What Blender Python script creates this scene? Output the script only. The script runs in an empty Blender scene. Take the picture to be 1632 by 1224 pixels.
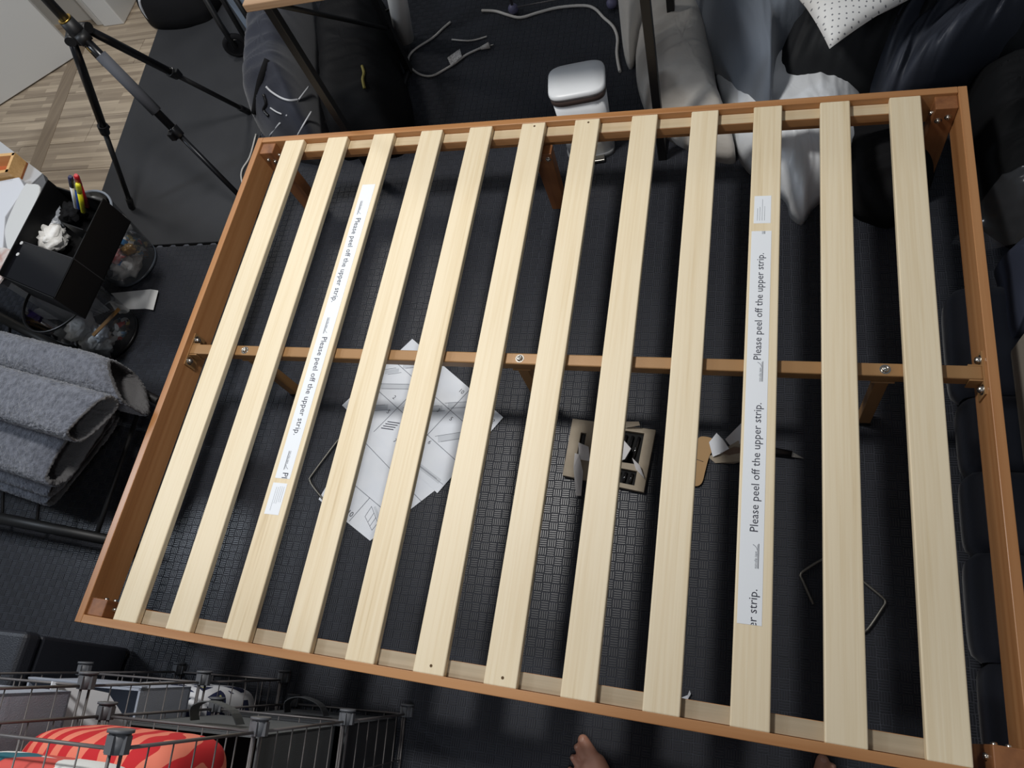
import bpy, bmesh, math, random
from mathutils import Vector, Matrix, noise
random.seed(7)
C = bpy.context.scene
COL = C.collection
PI = math.pi

# ------------------------------------------------------------------ camera
F = 1156.122
RM = ((0.9532339402509296, 0.15948379486672704, -0.25672937955869973),
      (0.039176436688670505, -0.9074754783353587, -0.4182743872488359),
      (-0.29968360309177045, 0.388655599978848, -0.8712844326871763))
CAM = Vector((1.55529, 0.00833, 1.84852))
cd = bpy.data.cameras.new('camera')
co = bpy.data.objects.new('camera', cd)
COL.objects.link(co)
cd.sensor_fit = 'HORIZONTAL'
cd.sensor_width = 36.0
cd.lens = F / 1632.0 * 36.0
cd.clip_start = 0.02
rx, ry, rz = (Vector(r) for r in RM)
co.matrix_world = Matrix(((rx.x, -ry.x, -rz.x, CAM.x), (rx.y, -ry.y, -rz.y, CAM.y),
                          (rx.z, -ry.z, -rz.z, CAM.z), (0, 0, 0, 1)))
C.camera = co

# ------------------------------------------------------------------ world, lamps, exposure
w = bpy.data.worlds.new('world')
C.world = w
w.use_nodes = True
w.node_tree.nodes['Background'].inputs[0].default_value = (0.80, 0.88, 1.0, 1)
w.node_tree.nodes['Background'].inputs[1].default_value = 0.14


def lamp(name, loc, power, size, color, target=None):
    ld = bpy.data.lights.new(name, 'AREA')
    ld.shape = 'DISK'
    ld.size = size
    ld.energy = power
    ld.color = color
    lo = bpy.data.objects.new(name, ld)
    COL.objects.link(lo)
    lo.location = loc
    if target:
        lo.rotation_euler = (Vector(target) - Vector(loc)).to_track_quat('-Z', 'Y').to_euler()
    return lo


lamp('ceiling_lamp', (0.56, 1.12, 2.42), 36, 0.30, (1.0, 0.975, 0.94))
lamp('hall_lamp', (-1.95, 0.75, 2.35), 23, 0.45, (0.80, 0.89, 1.0), (-0.3, 0.7, 0))
lamp('entry_fill_light', (-1.05, 2.55, 2.38), 14, 0.4, (1.0, 0.98, 0.95), (-0.9, 1.8, 0))  # added fill light without a known source; brightens clear bin, door and floor
lamp('tower_fill_light', (1.45, -0.95, 2.40), 8, 0.35, (0.93, 0.96, 1.0), (0.6, -0.2, 0.4))  # weak fill put in out of view to lift the wire tower faces
vs = C.view_settings
vs.view_transform = 'Standard'
vs.look = 'None'
vs.gamma = 1.0
vs.use_curve_mapping = False
vs.exposure = 0.0


# ------------------------------------------------------------------ helpers
def U(px, py, z=0.0):
    """room point at height z seen at a pixel of the photograph"""
    d = rx * ((px - 816) / F) + ry * ((py - 612) / F) + rz
    t = (z - CAM.z) / d.z
    return CAM + d * t


def tag(o, label=None, cat=None, group=None, kind=None):
    if label: o['label'] = label
    if cat: o['category'] = cat
    if group: o['group'] = group
    if kind: o['kind'] = kind
    return o


def empty(name, loc=(0, 0, 0), label=None, cat=None, group=None, rot=(0, 0, 0)):
    o = bpy.data.objects.new(name, None)
    COL.objects.link(o)
    o.empty_display_size = 0.05
    o.location = loc
    o.rotation_euler = rot
    return tag(o, label, cat, group)


class MB:
    def __init__(s):
        s.v, s.f, s.m, s.sm = [], [], [], []
        s.uv = None

    def add(s, vs_, fs, mi=0, smooth=False, M=None):
        b = len(s.v)
        s.v += [(M @ Vector(p)) if M else Vector(p) for p in vs_]
        for f in fs:
            s.f.append(tuple(i + b for i in f))
            s.m.append(mi)
            s.sm.append(smooth)
        return s

    def box(s, c, d, M=None, mi=0):
        x, y, z = (k / 2 for k in d)
        vs_ = [(c[0] + a * x, c[1] + b * y, c[2] + e * z) for a in (-1, 1) for b in (-1, 1) for e in (-1, 1)]
        fs = [(0, 1, 3, 2), (4, 6, 7, 5), (0, 4, 5, 1), (2, 3, 7, 6), (0, 2, 6, 4), (1, 5, 7, 3)]
        return s.add(vs_, fs, mi, False, M)

    def bb(s, x0, x1, y0, y1, z0, z1, M=None, mi=0):
        return s.box(((x0 + x1) / 2, (y0 + y1) / 2, (z0 + z1) / 2), (x1 - x0, y1 - y0, z1 - z0), M, mi)

    def cyl(s, p, q, r0, r1=None, n=14, mi=0, caps=True, M=None):
        r1 = r0 if r1 is None else r1
        p, q = Vector(p), Vector(q)
        d = (q - p).normalized()
        a = d.orthogonal().normalized()
        b = d.cross(a)
        vs_ = []
        for c, r in ((p, r0), (q, r1)):
            for i in range(n):
                t = 2 * PI * i / n
                vs_.append(c + (a * math.cos(t) + b * math.sin(t)) * r)
        s.add(vs_, [(i, (i + 1) % n, n + (i + 1) % n, n + i) for i in range(n)], mi, True, M)
        if caps:
            s.add(vs_, [tuple(range(n - 1, -1, -1)), tuple(range(n, 2 * n))], mi, False, M)
        return s

    def tube(s, pts, r, n=8, mi=0, closed=False, M=None):
        pts = [Vector(p) for p in pts]
        rs = r if isinstance(r, (list, tuple)) else [r] * len(pts)
        k = len(pts)
        ring = []
        prev = None
        for i, p in enumerate(pts):
            if closed:
                d = (pts[(i + 1) % k] - pts[i - 1]).normalized()
            else:
                d = (pts[min(i + 1, k - 1)] - pts[max(i - 1, 0)]).normalized()
            a = d.orthogonal().normalized() if prev is None else (prev - d * prev.dot(d)).normalized()
            prev = a
            b = d.cross(a)
            ring += [p + (a * math.cos(2 * PI * j / n) + b * math.sin(2 * PI * j / n)) * rs[i] for j in range(n)]
        fs = []
        for i in range(k if closed else k - 1):
            i2 = (i + 1) % k
            fs += [(i * n + j, i * n + (j + 1) % n, i2 * n + (j + 1) % n, i2 * n + j) for j in range(n)]
        s.add(ring, fs, mi, True, M)
        if not closed:
            s.add(ring, [tuple(range(n - 1, -1, -1)), tuple(range((k - 1) * n, k * n))], mi, False, M)
        return s

    def prism(s, poly, z0, z1, mi=0, M=None):
        n = len(poly)
        vs_ = [(p[0], p[1], z0) for p in poly] + [(p[0], p[1], z1) for p in poly]
        fs = [tuple(range(n - 1, -1, -1)), tuple(range(n, 2 * n))] + [(i, (i + 1) % n, n + (i + 1) % n, n + i) for i in range(n)]
        return s.add(vs_, fs, mi, False, M)

    def lathe(s, prof, c=(0, 0, 0), n=28, mi=0, M=None):
        vs_ = []
        for r, z in prof:
            vs_ += [(c[0] + r * math.cos(2 * PI * i / n), c[1] + r * math.sin(2 * PI * i / n), c[2] + z) for i in range(n)]
        fs = []
        for k in range(len(prof) - 1):
            fs += [(k * n + i, k * n + (i + 1) % n, (k + 1) * n + (i + 1) % n, (k + 1) * n + i) for i in range(n)]
        return s.add(vs_, fs, mi, True, M)

    def ball(s, c, r, n=12, m=8, mi=0, sc=(1, 1, 1), M=None):
        vs_, fs = [], []
        for i in range(m + 1):
            a = PI * i / m
            for j in range(n):
                b = 2 * PI * j / n
                vs_.append((c[0] + r * sc[0] * math.sin(a) * math.cos(b), c[1] + r * sc[1] * math.sin(a) * math.sin(b), c[2] + r * sc[2] * math.cos(a)))
        for i in range(m):
            fs += [(i * n + j, (i + 1) * n + j, (i + 1) * n + (j + 1) % n, i * n + (j + 1) % n) for j in range(n)]
        return s.add(vs_, fs, mi, True, M)

    def grid(s, fn, nu, nv, mi=0, closed_u=False):
        vs_ = [fn(i / nu, j / nv) for j in range(nv + 1) for i in range(nu + (0 if closed_u else 1))]
        W_ = nu if closed_u else nu + 1
        fs = []
        for j in range(nv):
            for i in range(nu):
                i2 = (i + 1) % W_ if closed_u else i + 1
                fs.append((j * W_ + i, j * W_ + i2, (j + 1) * W_ + i2, (j + 1) * W_ + i))
        return s.add(vs_, fs, mi, True)

    def build(s, name, mats, parent=None, bevel=0, seg=2, subsurf=0, solid=0, origin=None):
        me = bpy.data.meshes.new(name)
        off = Vector(origin) if origin is not None else Vector((0, 0, 0))
        me.from_pydata([tuple(v - off) for v in s.v], [], s.f)
        for m in (mats if isinstance(mats, (list, tuple)) else [mats]):
            me.materials.append(m)
        me.polygons.foreach_set('material_index', s.m)
        me.polygons.foreach_set('use_smooth', s.sm)
        me.update()
        bm = bmesh.new()
        bm.from_mesh(me)
        bmesh.ops.remove_doubles(bm, verts=bm.verts, dist=1e-6)
        bmesh.ops.recalc_face_normals(bm, faces=bm.faces)
        bm.to_mesh(me)
        bm.free()
        o = bpy.data.objects.new(name, me)
        COL.objects.link(o)
        o.location = off
        if parent:
            o.parent = parent
            o.location = off
        if solid:
            md = o.modifiers.new('solid', 'SOLIDIFY')
            md.thickness = solid
        if bevel:
            md = o.modifiers.new('bevel', 'BEVEL')
            md.width = bevel
            md.segments = seg
            md.limit_method = 'ANGLE'
            md.angle_limit = 0.7
        if subsurf:
            md = o.modifiers.new('sub', 'SUBSURF')
            md.levels = md.render_levels = subsurf
        return o


def under(parent, o):
    """parent a mesh built in room coordinates under a thing's empty"""
    o.parent = parent
    o.matrix_parent_inverse = parent.matrix_basis.inverted()
    return o


def spline(pts, n=8, closed=False):
    P = [Vector(p) for p in pts]
    out = []
    k = len(P)
    for i in range(k if closed else k - 1):
        if closed:
            a, b, c, d = P[i - 1], P[i], P[(i + 1) % k], P[(i + 2) % k]
        else:
            a, b, c, d = P[max(i - 1, 0)], P[i], P[i + 1], P[min(i + 2, k - 1)]
        for j in range(n):
            t = j / n
            out.append(0.5 * ((2 * b) + (c - a) * t + (2 * a - 5 * b + 4 * c - d) * t * t + (3 * b - a - 3 * c + d) * t ** 3))
    if not closed:
        out.append(P[-1])
    return out


def text_geo(body, size):
    cu = bpy.data.curves.new('t', 'FONT')
    cu.body = body
    cu.size = size
    cu.resolution_u = 2
    o = bpy.data.objects.new('t', cu)
    COL.objects.link(o)
    dg = bpy.context.evaluated_depsgraph_get()
    me = o.evaluated_get(dg).to_mesh()
    vs_ = [tuple(v.co) for v in me.vertices]
    fs = [tuple(p.vertices) for p in me.polygons]
    o.evaluated_get(dg).to_mesh_clear()
    bpy.data.objects.remove(o)
    bpy.data.curves.remove(cu)
    return vs_, fs


# ------------------------------------------------------------------ materials
def srgb(r, g, b):
    def f(c):
        c /= 255.0
        return c / 12.92 if c <= 0.04045 else ((c + 0.055) / 1.055) ** 2.4
    return (f(r), f(g), f(b), 1)


def mat(name, rgb, rough=0.5, metal=0.0, bump=None, var=None, spec=0.5, coat=0, sheen=0, trans=0, alpha=1, coord='Object'):
    """rgb sRGB; bump=(scale, strength[, stretch]); var=(rgb2, scale[, stretch])"""
    m = bpy.data.materials.new(name)
    m.use_nodes = True
    nt = m.node_tree
    b = nt.nodes['Principled BSDF']
    c = srgb(*rgb)
    b.inputs['Base Color'].default_value = c
    b.inputs['Roughness'].default_value = rough
    b.inputs['Metallic'].default_value = metal
    b.inputs['Specular IOR Level'].default_value = spec
    if coat: b.inputs['Coat Weight'].default_value = coat
    if sheen:
        b.inputs['Sheen Weight'].default_value = sheen
        b.inputs['Sheen Roughness'].default_value = 0.5
    if trans: b.inputs['Transmission Weight'].default_value = trans
    if alpha < 1: b.inputs['Alpha'].default_value = alpha
    tc = nt.nodes.new('ShaderNodeTexCoord')

    def mapped(st):
        mp = nt.nodes.new('ShaderNodeMapping')
        mp.inputs['Scale'].default_value = st
        nt.links.new(tc.outputs[coord], mp.inputs['Vector'])
        return mp.outputs['Vector']
    if var:
        nz = nt.nodes.new('ShaderNodeTexNoise')
        nz.inputs['Scale'].default_value = var[1]
        nz.inputs['Detail'].default_value = 4
        nt.links.new(mapped(var[2] if len(var) > 2 else (1, 1, 1)), nz.inputs['Vector'])
        rp = nt.nodes.new('ShaderNodeValToRGB')
        rp.color_ramp.elements[0].position = 0.35
        rp.color_ramp.elements[1].position = 0.65
        rp.color_ramp.elements[0].color = c
        rp.color_ramp.elements[1].color = srgb(*var[0])
        nt.links.new(nz.outputs['Fac'], rp.inputs[0])
        nt.links.new(rp.outputs[0], b.inputs['Base Color'])
    if bump:
        nz = nt.nodes.new('ShaderNodeTexNoise')
        nz.inputs['Scale'].default_value = bump[0]
        nz.inputs['Detail'].default_value = 3
        nt.links.new(mapped(bump[2] if len(bump) > 2 else (1, 1, 1)), nz.inputs['Vector'])
        bp = nt.nodes.new('ShaderNodeBump')
        bp.inputs['Strength'].default_value = bump[1]
        bp.inputs['Distance'].default_value = 0.004
        nt.links.new(nz.outputs['Fac'], bp.inputs['Height'])
        nt.links.new(bp.outputs['Normal'], b.inputs['Normal'])
    return m


def wood(name, light, mid, dark, axis, rough=0.45, rings=1.0, rand=True, fine=120):
    """procedural timber with its grain along one axis of the object"""
    m = bpy.data.materials.new(name)
    m.use_nodes = True
    nt = m.node_tree
    L = nt.links.new
    b = nt.nodes['Principled BSDF']
    b.inputs['Roughness'].default_value = rough
    tc = nt.nodes.new('ShaderNodeTexCoord')
    oi = nt.nodes.new('ShaderNodeObjectInfo')
    ad = nt.nodes.new('ShaderNodeVectorMath')
    ad.operation = 'ADD'
    ml = nt.nodes.new('ShaderNodeMath')
    ml.operation = 'MULTIPLY'
    ml.inputs[1].default_value = 13.0 if rand else 0
    L(oi.outputs['Random'], ml.inputs[0])
    L(tc.outputs['Object'], ad.inputs[0])
    L(ml.outputs[0], ad.inputs[1])

    def noi(scale, along, det=4, dist=0.0):
        st = [1, 1, 1]
        st[axis] = along
        mp = nt.nodes.new('ShaderNodeMapping')
        mp.inputs['Scale'].default_value = st
        L(ad.outputs[0], mp.inputs['Vector'])
        n = nt.nodes.new('ShaderNodeTexNoise')
        n.inputs['Scale'].default_value = scale
        n.inputs['Detail'].default_value = det
        n.inputs['Distortion'].default_value = dist
        L(mp.outputs[0], n.inputs['Vector'])
        return n.outputs['Fac']
    n1 = noi(fine, 0.02, 3)
    n2 = noi(22, 0.03, 3, 0.4)
    n3 = noi(4, 0.2, 2)
    r1 = nt.nodes.new('ShaderNodeValToRGB')
    e = r1.color_ramp.elements
    e[0].position, e[0].color = 0.30, srgb(*dark)
    e[1].position, e[1].color = 0.62, srgb(*light)
    mm = e.new(0.45)
    mm.color = srgb(*mid)
    mx = nt.nodes.new('ShaderNodeMath')
    mx.operation = 'MULTIPLY_ADD'
    mx.inputs[1].default_value = 0.45 * rings
    L(n1, mx.inputs[0])
    m2 = nt.nodes.new('ShaderNodeMath')
    m2.operation = 'MULTIPLY_ADD'
    m2.inputs[1].default_value = 0.40
    L(n2, m2.inputs[0])
    m3 = nt.nodes.new('ShaderNodeMath')
    m3.operation = 'MULTIPLY'
    m3.inputs[1].default_value = 0.2
    L(n3, m3.inputs[0])
    L(m3.outputs[0], m2.inputs[2])
    L(m2.outputs[0], mx.inputs[2])
    L(mx.outputs[0], r1.inputs[0])
    L(r1.outputs[0], b.inputs['Base Color'])
    bp = nt.nodes.new('ShaderNodeBump')
    bp.inputs['Strength'].default_value = 0.12
    bp.inputs['Distance'].default_value = 0.002
    L(n1, bp.inputs['Height'])
    L(bp.outputs['Normal'], b.inputs['Normal'])
    return m


def clear(name, tint=(235, 240, 245), refl=0.12, rough=0.08):
    m = bpy.data.materials.new(name)
    m.use_nodes = True
    nt = m.node_tree
    nt.nodes.remove(nt.nodes['Principled BSDF'])
    t = nt.nodes.new('ShaderNodeBsdfTransparent')
    t.inputs[0].default_value = srgb(*tint)
    g = nt.nodes.new('ShaderNodeBsdfGlossy')
    g.inputs['Roughness'].default_value = rough
    d = nt.nodes.new('ShaderNodeBsdfDiffuse')
    d.inputs[0].default_value = srgb(200, 205, 212)
    fr = nt.nodes.new('ShaderNodeFresnel')
    fr.inputs[0].default_value = 1.45
    a = nt.nodes.new('ShaderNodeMixShader')
    a.inputs[0].default_value = refl
    nt.links.new(t.outputs[0], a.inputs[1])
    nt.links.new(d.outputs[0], a.inputs[2])
    b = nt.nodes.new('ShaderNodeMixShader')
    nt.links.new(fr.outputs[0], b.inputs[0])
    nt.links.new(a.outputs[0], b.inputs[1])
    nt.links.new(g.outputs[0], b.inputs[2])
    nt.links.new(b.outputs[0], nt.nodes['Material Output'].inputs[0])
    return m


def pattern(name, kind, cols, scale, rough=0.85):
    """printed cloth: cols sRGB list"""
    m = bpy.data.materials.new(name)
    m.use_nodes = True
    nt = m.node_tree
    L = nt.links.new
    b = nt.nodes['Principled BSDF']
    b.inputs['Roughness'].default_value = rough
    tc = nt.nodes.new('ShaderNodeTexCoord')
    rp = nt.nodes.new('ShaderNodeValToRGB')
    rp.color_ramp.interpolation = 'CONSTANT'
    if kind == 'wave':
        t = nt.nodes.new('ShaderNodeTexWave')
        t.inputs['Scale'].default_value = scale
        t.inputs['Distortion'].default_value = 9
        t.inputs['Detail'].default_value = 0.5
        t.inputs['Detail Scale'].default_value = 1.3
        out = t.outputs['Fac']
    elif kind == 'dots':
        t = nt.nodes.new('ShaderNodeTexVoronoi')
        t.inputs['Scale'].default_value = scale
        t.inputs['Randomness'].default_value = 0.3
        t.voronoi_dimensions = '2D'
        out = t.outputs['Distance']
    elif kind == 'cells':
        t = nt.nodes.new('ShaderNodeTexVoronoi')
        t.feature = 'DISTANCE_TO_EDGE'
        t.inputs['Scale'].default_value = scale
        out = t.outputs['Distance']
    else:
        t = nt.nodes.new('ShaderNodeTexVoronoi')
        t.inputs['Scale'].default_value = scale
        sp = nt.nodes.new('ShaderNodeSeparateColor')
        L(t.outputs['Color'], sp.inputs[0])
        out = sp.outputs[0]
    L(tc.outputs['Object'], t.inputs['Vector'])
    L(out, rp.inputs[0])
    el = rp.color_ramp.elements
    while len(el) > 1:
        el.remove(el[-1])
    for i, (pos, c) in enumerate(cols):
        if i == 0:
            el[0].position, el[0].color = pos, srgb(*c)
        else:
            el.new(pos).color = srgb(*c)
    L(rp.outputs[0], b.inputs['Base Color'])
    return m


M = {}
M['slat'] = wood('pale pine', (237, 221, 189), (229, 210, 174), (200, 175, 132), 1, 0.5, fine=170, rings=1.1)
M['rail'] = wood('amber stained pine along x', (188, 138, 92), (172, 120, 74), (142, 94, 56), 0, 0.36, fine=60)
M['raily'] = wood('amber stained pine along y', (185, 134, 88), (169, 116, 71), (138, 90, 52), 1, 0.36, fine=60)
M['legw'] = wood('amber stained pine upright', (148, 98, 60), (128, 82, 50), (102, 64, 38), 2, 0.42, fine=60)
M['ledge'] = wood('bare ledger top', (208, 190, 158), (200, 180, 146), (184, 162, 126), 0, 0.55)
M['ledge2'] = wood('taupe ledger top', (184, 168, 142), (172, 156, 130), (158, 142, 116), 0, 0.6)
M['beam'] = mat('bronze painted steel', (160, 122, 80), 0.38, 0.15, bump=(400, 0.04))
M['bolt'] = mat('zinc bolt', (200, 196, 188), 0.25, 1.0)
M['black_metal'] = mat('black powder coat', (14, 14, 15), 0.5)
M['foam'] = mat('black foam rubber', (40, 42, 48), 0.37, spec=0.5, var=((34, 36, 41), 9))
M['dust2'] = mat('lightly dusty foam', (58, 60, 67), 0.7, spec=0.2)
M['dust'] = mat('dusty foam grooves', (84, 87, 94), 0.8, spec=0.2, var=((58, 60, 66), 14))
M['rubber'] = mat('smooth dark rubber mat', (42, 43, 46), 0.62, spec=0.35, bump=(500, 0.2), var=((48, 49, 52), 5))
M['paper'] = mat('white paper', (226, 230, 236), 0.7, var=((219, 224, 232), 12))
M['strip'] = mat('white paper strip', (236, 240, 244), 0.55)
M['ink'] = mat('dark ink', (38, 40, 58), 0.6)
M['greyink'] = mat('grey ink', (120, 124, 134), 0.7)
M['paleink'] = mat('pale grey ink', (198, 203, 210), 0.7)
M['white_paint'] = mat('white paint', (214, 213, 209), 0.55, bump=(60, 0.05))
M['white_plastic'] = mat('white plastic', (226, 229, 231), 0.35)
M['black_plastic'] = mat('black plastic', (12, 12, 14), 0.3)
M['black_cloth'] = mat('black cloth', (20, 20, 22), 0.9, bump=(500, 0.3), spec=0.2)
M['fx_leather'] = mat('black faux leather', (38, 40, 47), 0.45, bump=(350, 0.25))
M['navy_cloth'] = mat('navy cloth', (29, 33, 46), 0.8, bump=(400, 0.3), sheen=0.2)
M['white_cloth'] = mat('white satin', (228, 232, 236), 0.38, bump=(40, 0.2))
M['piping'] = mat('white piping', (190, 192, 196), 0.6)
M['grey_wire'] = mat('grey wire', (104, 100, 100), 0.45, 0.3)
M['grey_conn'] = mat('grey connector plastic', (92, 94, 98), 0.5)

# ------------------------------------------------------------------ floor
fl = MB().bb(-4.2, 3.6, -2.6, 4.4, -0.06, -0.018).build('floor', mat('screed', (70, 66, 60), 0.8))
tag(fl, kind='structure')


def plank_mat():
    m = bpy.data.materials.new('strip wood vinyl')
    m.use_nodes = True
    nt = m.node_tree
    L = nt.links.new
    b = nt.nodes['Principled BSDF']
    b.inputs['Roughness'].default_value = 0.42
    tc = nt.nodes.new('ShaderNodeTexCoord')
    oi = nt.nodes.new('ShaderNodeObjectInfo')
    br = nt.nodes.new('ShaderNodeTexBrick')
    br.inputs['Scale'].default_value = 1.0
    br.inputs['Brick Width'].default_value = 0.34
    br.inputs['Row Height'].default_value = 0.022
    br.inputs['Mortar Size'].default_value = 0.0
    br.inputs['Color1'].default_value = srgb(138, 124, 107)
    br.inputs['Color2'].default_value = srgb(188, 173, 151)
    br.inputs['Bias'].default_value = 0.1
    br.offset = 0.37
    ad = nt.nodes.new('ShaderNodeVectorMath')
    ad.operation = 'ADD'
    L(tc.outputs['Object'], ad.inputs[0])
    L(oi.outputs['Random'], ad.inputs[1])
    L(ad.outputs[0], br.inputs['Vector'])
    mp = nt.nodes.new('ShaderNodeMapping')
    mp.inputs['Scale'].default_value = (0.05, 1, 1)
    L(ad.outputs[0], mp.inputs['Vector'])
    nz = nt.nodes.new('ShaderNodeTexNoise')
    nz.inputs['Scale'].default_value = 90
    nz.inputs['Detail'].default_value = 4
    L(mp.outputs[0], nz.inputs['Vector'])
    rp = nt.nodes.new('ShaderNodeValToRGB')
    rp.color_ramp.elements[0].color = (0.55, 0.52, 0.5, 1)
    rp.color_ramp.elements[1].color = (1.25, 1.22, 1.2, 1)
    L(nz.outputs['Fac'], rp.inputs[0])
    mx = nt.nodes.new('ShaderNodeMix')
    mx.data_type = 'RGBA'
    mx.blend_type = 'MULTIPLY'
    mx.inputs[0].default_value = 1.0
    L(br.outputs['Color'], mx.inputs[6])
    L(rp.outputs[0], mx.inputs[7])
    L(mx.outputs[2], b.inputs['Base Color'])
    return m


pm = plank_mat()
pw, pl = 0.155, 1.05
pmb = MB().bb(0, pl - 0.002, 0, pw - 0.002, -0.006, 0)
p0 = pmb.build('plank', pm, fl, bevel=0.0008, seg=1)
first = True
for r in range(16):
    y = 1.15 + r * pw
    off = (r * 0.37) % pl
    for k in range(3):
        x = -3.55 + off + k * pl - 0.6
        if x > -0.55: continue
        o = p0 if first else p0.copy()
        if not first:
            COL.objects.link(o)
            o.parent = fl
        first = False
        o.location = (x, y, -0.012)
# slanting border strip laid in the floor
a, b_ = U(112, 103), U(55, 257)
a = a + (a - b_) * 0.35
b_ = b_ + (b_ - a) * 0.1
dv = (b_ - a)
nv_ = Vector((-dv.y, dv.x, 0)).normalized() * 0.038
MB().prism([(a + nv_)[:2], (a - nv_)[:2], (b_ - nv_)[:2], (b_ + nv_)[:2]], -0.0118, -0.0105).build(
    'border_strip', wood('grey brown strip', (138, 122, 102), (124, 108, 90), (104, 90, 74), 1, 0.45), fl)

# smooth rubber mat with a straight edge
e0, e1 = U(268, 0), U(165, 300)
ed = (e1 - e0).normalized()
pa = e0 - ed * 0.9
pb = e1 + ed * 0.25
o = MB().prism([pa[:2], (pb.x, 1.345), (-0.30, 1.364), (-0.335, pa.y)], -0.0115, 0.0).build('rubber_mat', M['rubber'], bevel=0.002)
tag(o, 'smooth dark grey rubber mat with a straight edge on the wooden floor', 'floor mat')

# interlocking foam tiles
S = 0.61
AMP, NW = 0.008, 10


def seam(t):
    u = (t * NW / S) % 1.0
    v = 2.2 * math.sin(2 * PI * u)
    return AMP * max(-1, min(1, v)) * min(1, min(t, S - t) / 0.03)


def tile_outline(inset=0.0006):
    n = NW * 8
    pts = []
    for i in range(n): t = S * i / n; pts.append((t, seam(t) + inset))
    for i in range(n): t = S * i / n; pts.append((S + seam(t) - inset, t))
    for i in range(n): t = S - S * i / n; pts.append((t, S + seam(t) - inset))
    for i in range(n): t = S - S * i / n; pts.append((seam(t) + inset, t))
    return pts


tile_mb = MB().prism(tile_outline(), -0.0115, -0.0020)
tread = MB()
NB = 27
bs = S / NB
for i in range(NB):
    for j in range(NB):
        x0, y0 = i * bs, j * bs
        hor = (i + j) % 2 == 0
        e_ = 0.00045
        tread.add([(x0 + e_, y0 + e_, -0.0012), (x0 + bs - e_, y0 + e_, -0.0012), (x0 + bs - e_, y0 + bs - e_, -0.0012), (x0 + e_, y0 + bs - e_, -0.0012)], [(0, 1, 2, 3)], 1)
        nr = 4
        pit = bs / nr
        for k in range(nr):
            a0, a1 = 0.0009, bs - 0.0009
            c0, c1 = k * pit + 0.0005, (k + 1) * pit - 0.0005
            ins = 0.0011
            if hor:
                base = [(x0 + a0, y0 + c0), (x0 + a1, y0 + c0), (x0 + a1, y0 + c1), (x0 + a0, y0 + c1)]
            else:
                base = [(x0 + c0, y0 + a0), (x0 + c1, y0 + a0), (x0 + c1, y0 + a1), (x0 + c0, y0 + a1)]
            cx = sum(p[0] for p in base) / 4
            cy = sum(p[1] for p in base) / 4
            top = [(p[0] + (ins if p[0] < cx else -ins), p[1] + (ins if p[1] < cy else -ins)) for p in base]
            tread.add([(p[0], p[1], -0.0021) for p in base] + [(p[0], p[1], 0.0) for p in top],
                      [(4, 5, 6, 7), (0, 1, 5, 4), (1, 2, 6, 5), (2, 3, 7, 6), (3, 0, 4, 7)])
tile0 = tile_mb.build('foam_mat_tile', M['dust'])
me = bpy.data.meshes.new('tread_pattern')
me.from_pydata([tuple(v) for v in tread.v], [], tread.f)
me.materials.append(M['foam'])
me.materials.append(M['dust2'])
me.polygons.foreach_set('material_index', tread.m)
tread0 = bpy.data.objects.new('tread_pattern', me)
COL.objects.link(tread0)
tread0.parent = tile0
tag(tread0, kind='stuff')
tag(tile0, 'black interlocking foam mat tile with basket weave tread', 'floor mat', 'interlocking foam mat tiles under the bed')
first = True
th = math.radians(1.5)
for j in range(-2, 5):
    for i in range(-4, 4):
        gx, gy = 0.962 + i * S - 0.0, 0.15 + j * S
        x = 0.962 + i * S * math.cos(th) - j * S * math.sin(th) + 0.0
        y = 0.165 + i * S * math.sin(th) + j * S * math.cos(th)
        cxm, cym = x + S / 2, y + S / 2
        if cxm < -1.25: continue
        if cxm < -0.32 and cym > 1.40: continue
        if cxm > 2.75 or cym < -0.9: continue
        o = tile0 if first else tile0.copy()
        if not first:
            COL.objects.link(o)
            t2 = tread0.copy()
            COL.objects.link(t2)
            t2.parent = o
        first = False
        o.location = (x, y, 0)
        o.rotation_euler = (0, 0, th)

# ------------------------------------------------------------------ door and wall at the upper left
d0, d1 = U(0, 170, -0.012), U(128, 88, -0.012)
dd = (d1 - d0).normalized()
dn = Vector((-dd.y, dd.x, 0))
q0 = d0 - dd * 0.55
door = MB().prism([q0[:2], d1[:2], (d1 + dn * 0.04)[:2], (q0 + dn * 0.04)[:2]], -0.006, 2.03).build('door_1', M['white_paint'], bevel=0.003)
tag(door, kind='structure')
wallo = MB().bb(-3.6, -1.50, 2.74, 2.86, -0.012, 2.5).build('wall_back', M['white_paint'])
tag(wallo, kind='structure')
t1 = MB().bb(-1.56, -1.495, 2.70, 2.74, -0.012, 2.1).bb(-1.545, -1.51, 2.685, 2.70, -0.012, 2.1).build('trim_1', M['white_paint'], bevel=0.004)
tag(t1, kind='structure')
t2 = MB().bb(-1.495, -1.37, 2.67, 2.86, -0.012, 2.1).build('trim_2', M['white_paint'], bevel=0.006)
tag(t2, kind='structure')
wl = MB().bb(-4.2, -4.1, -2.6, 4.4, -0.012, 2.5).build('wall_left', M['white_paint'])
tag(wl, kind='structure')

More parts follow.
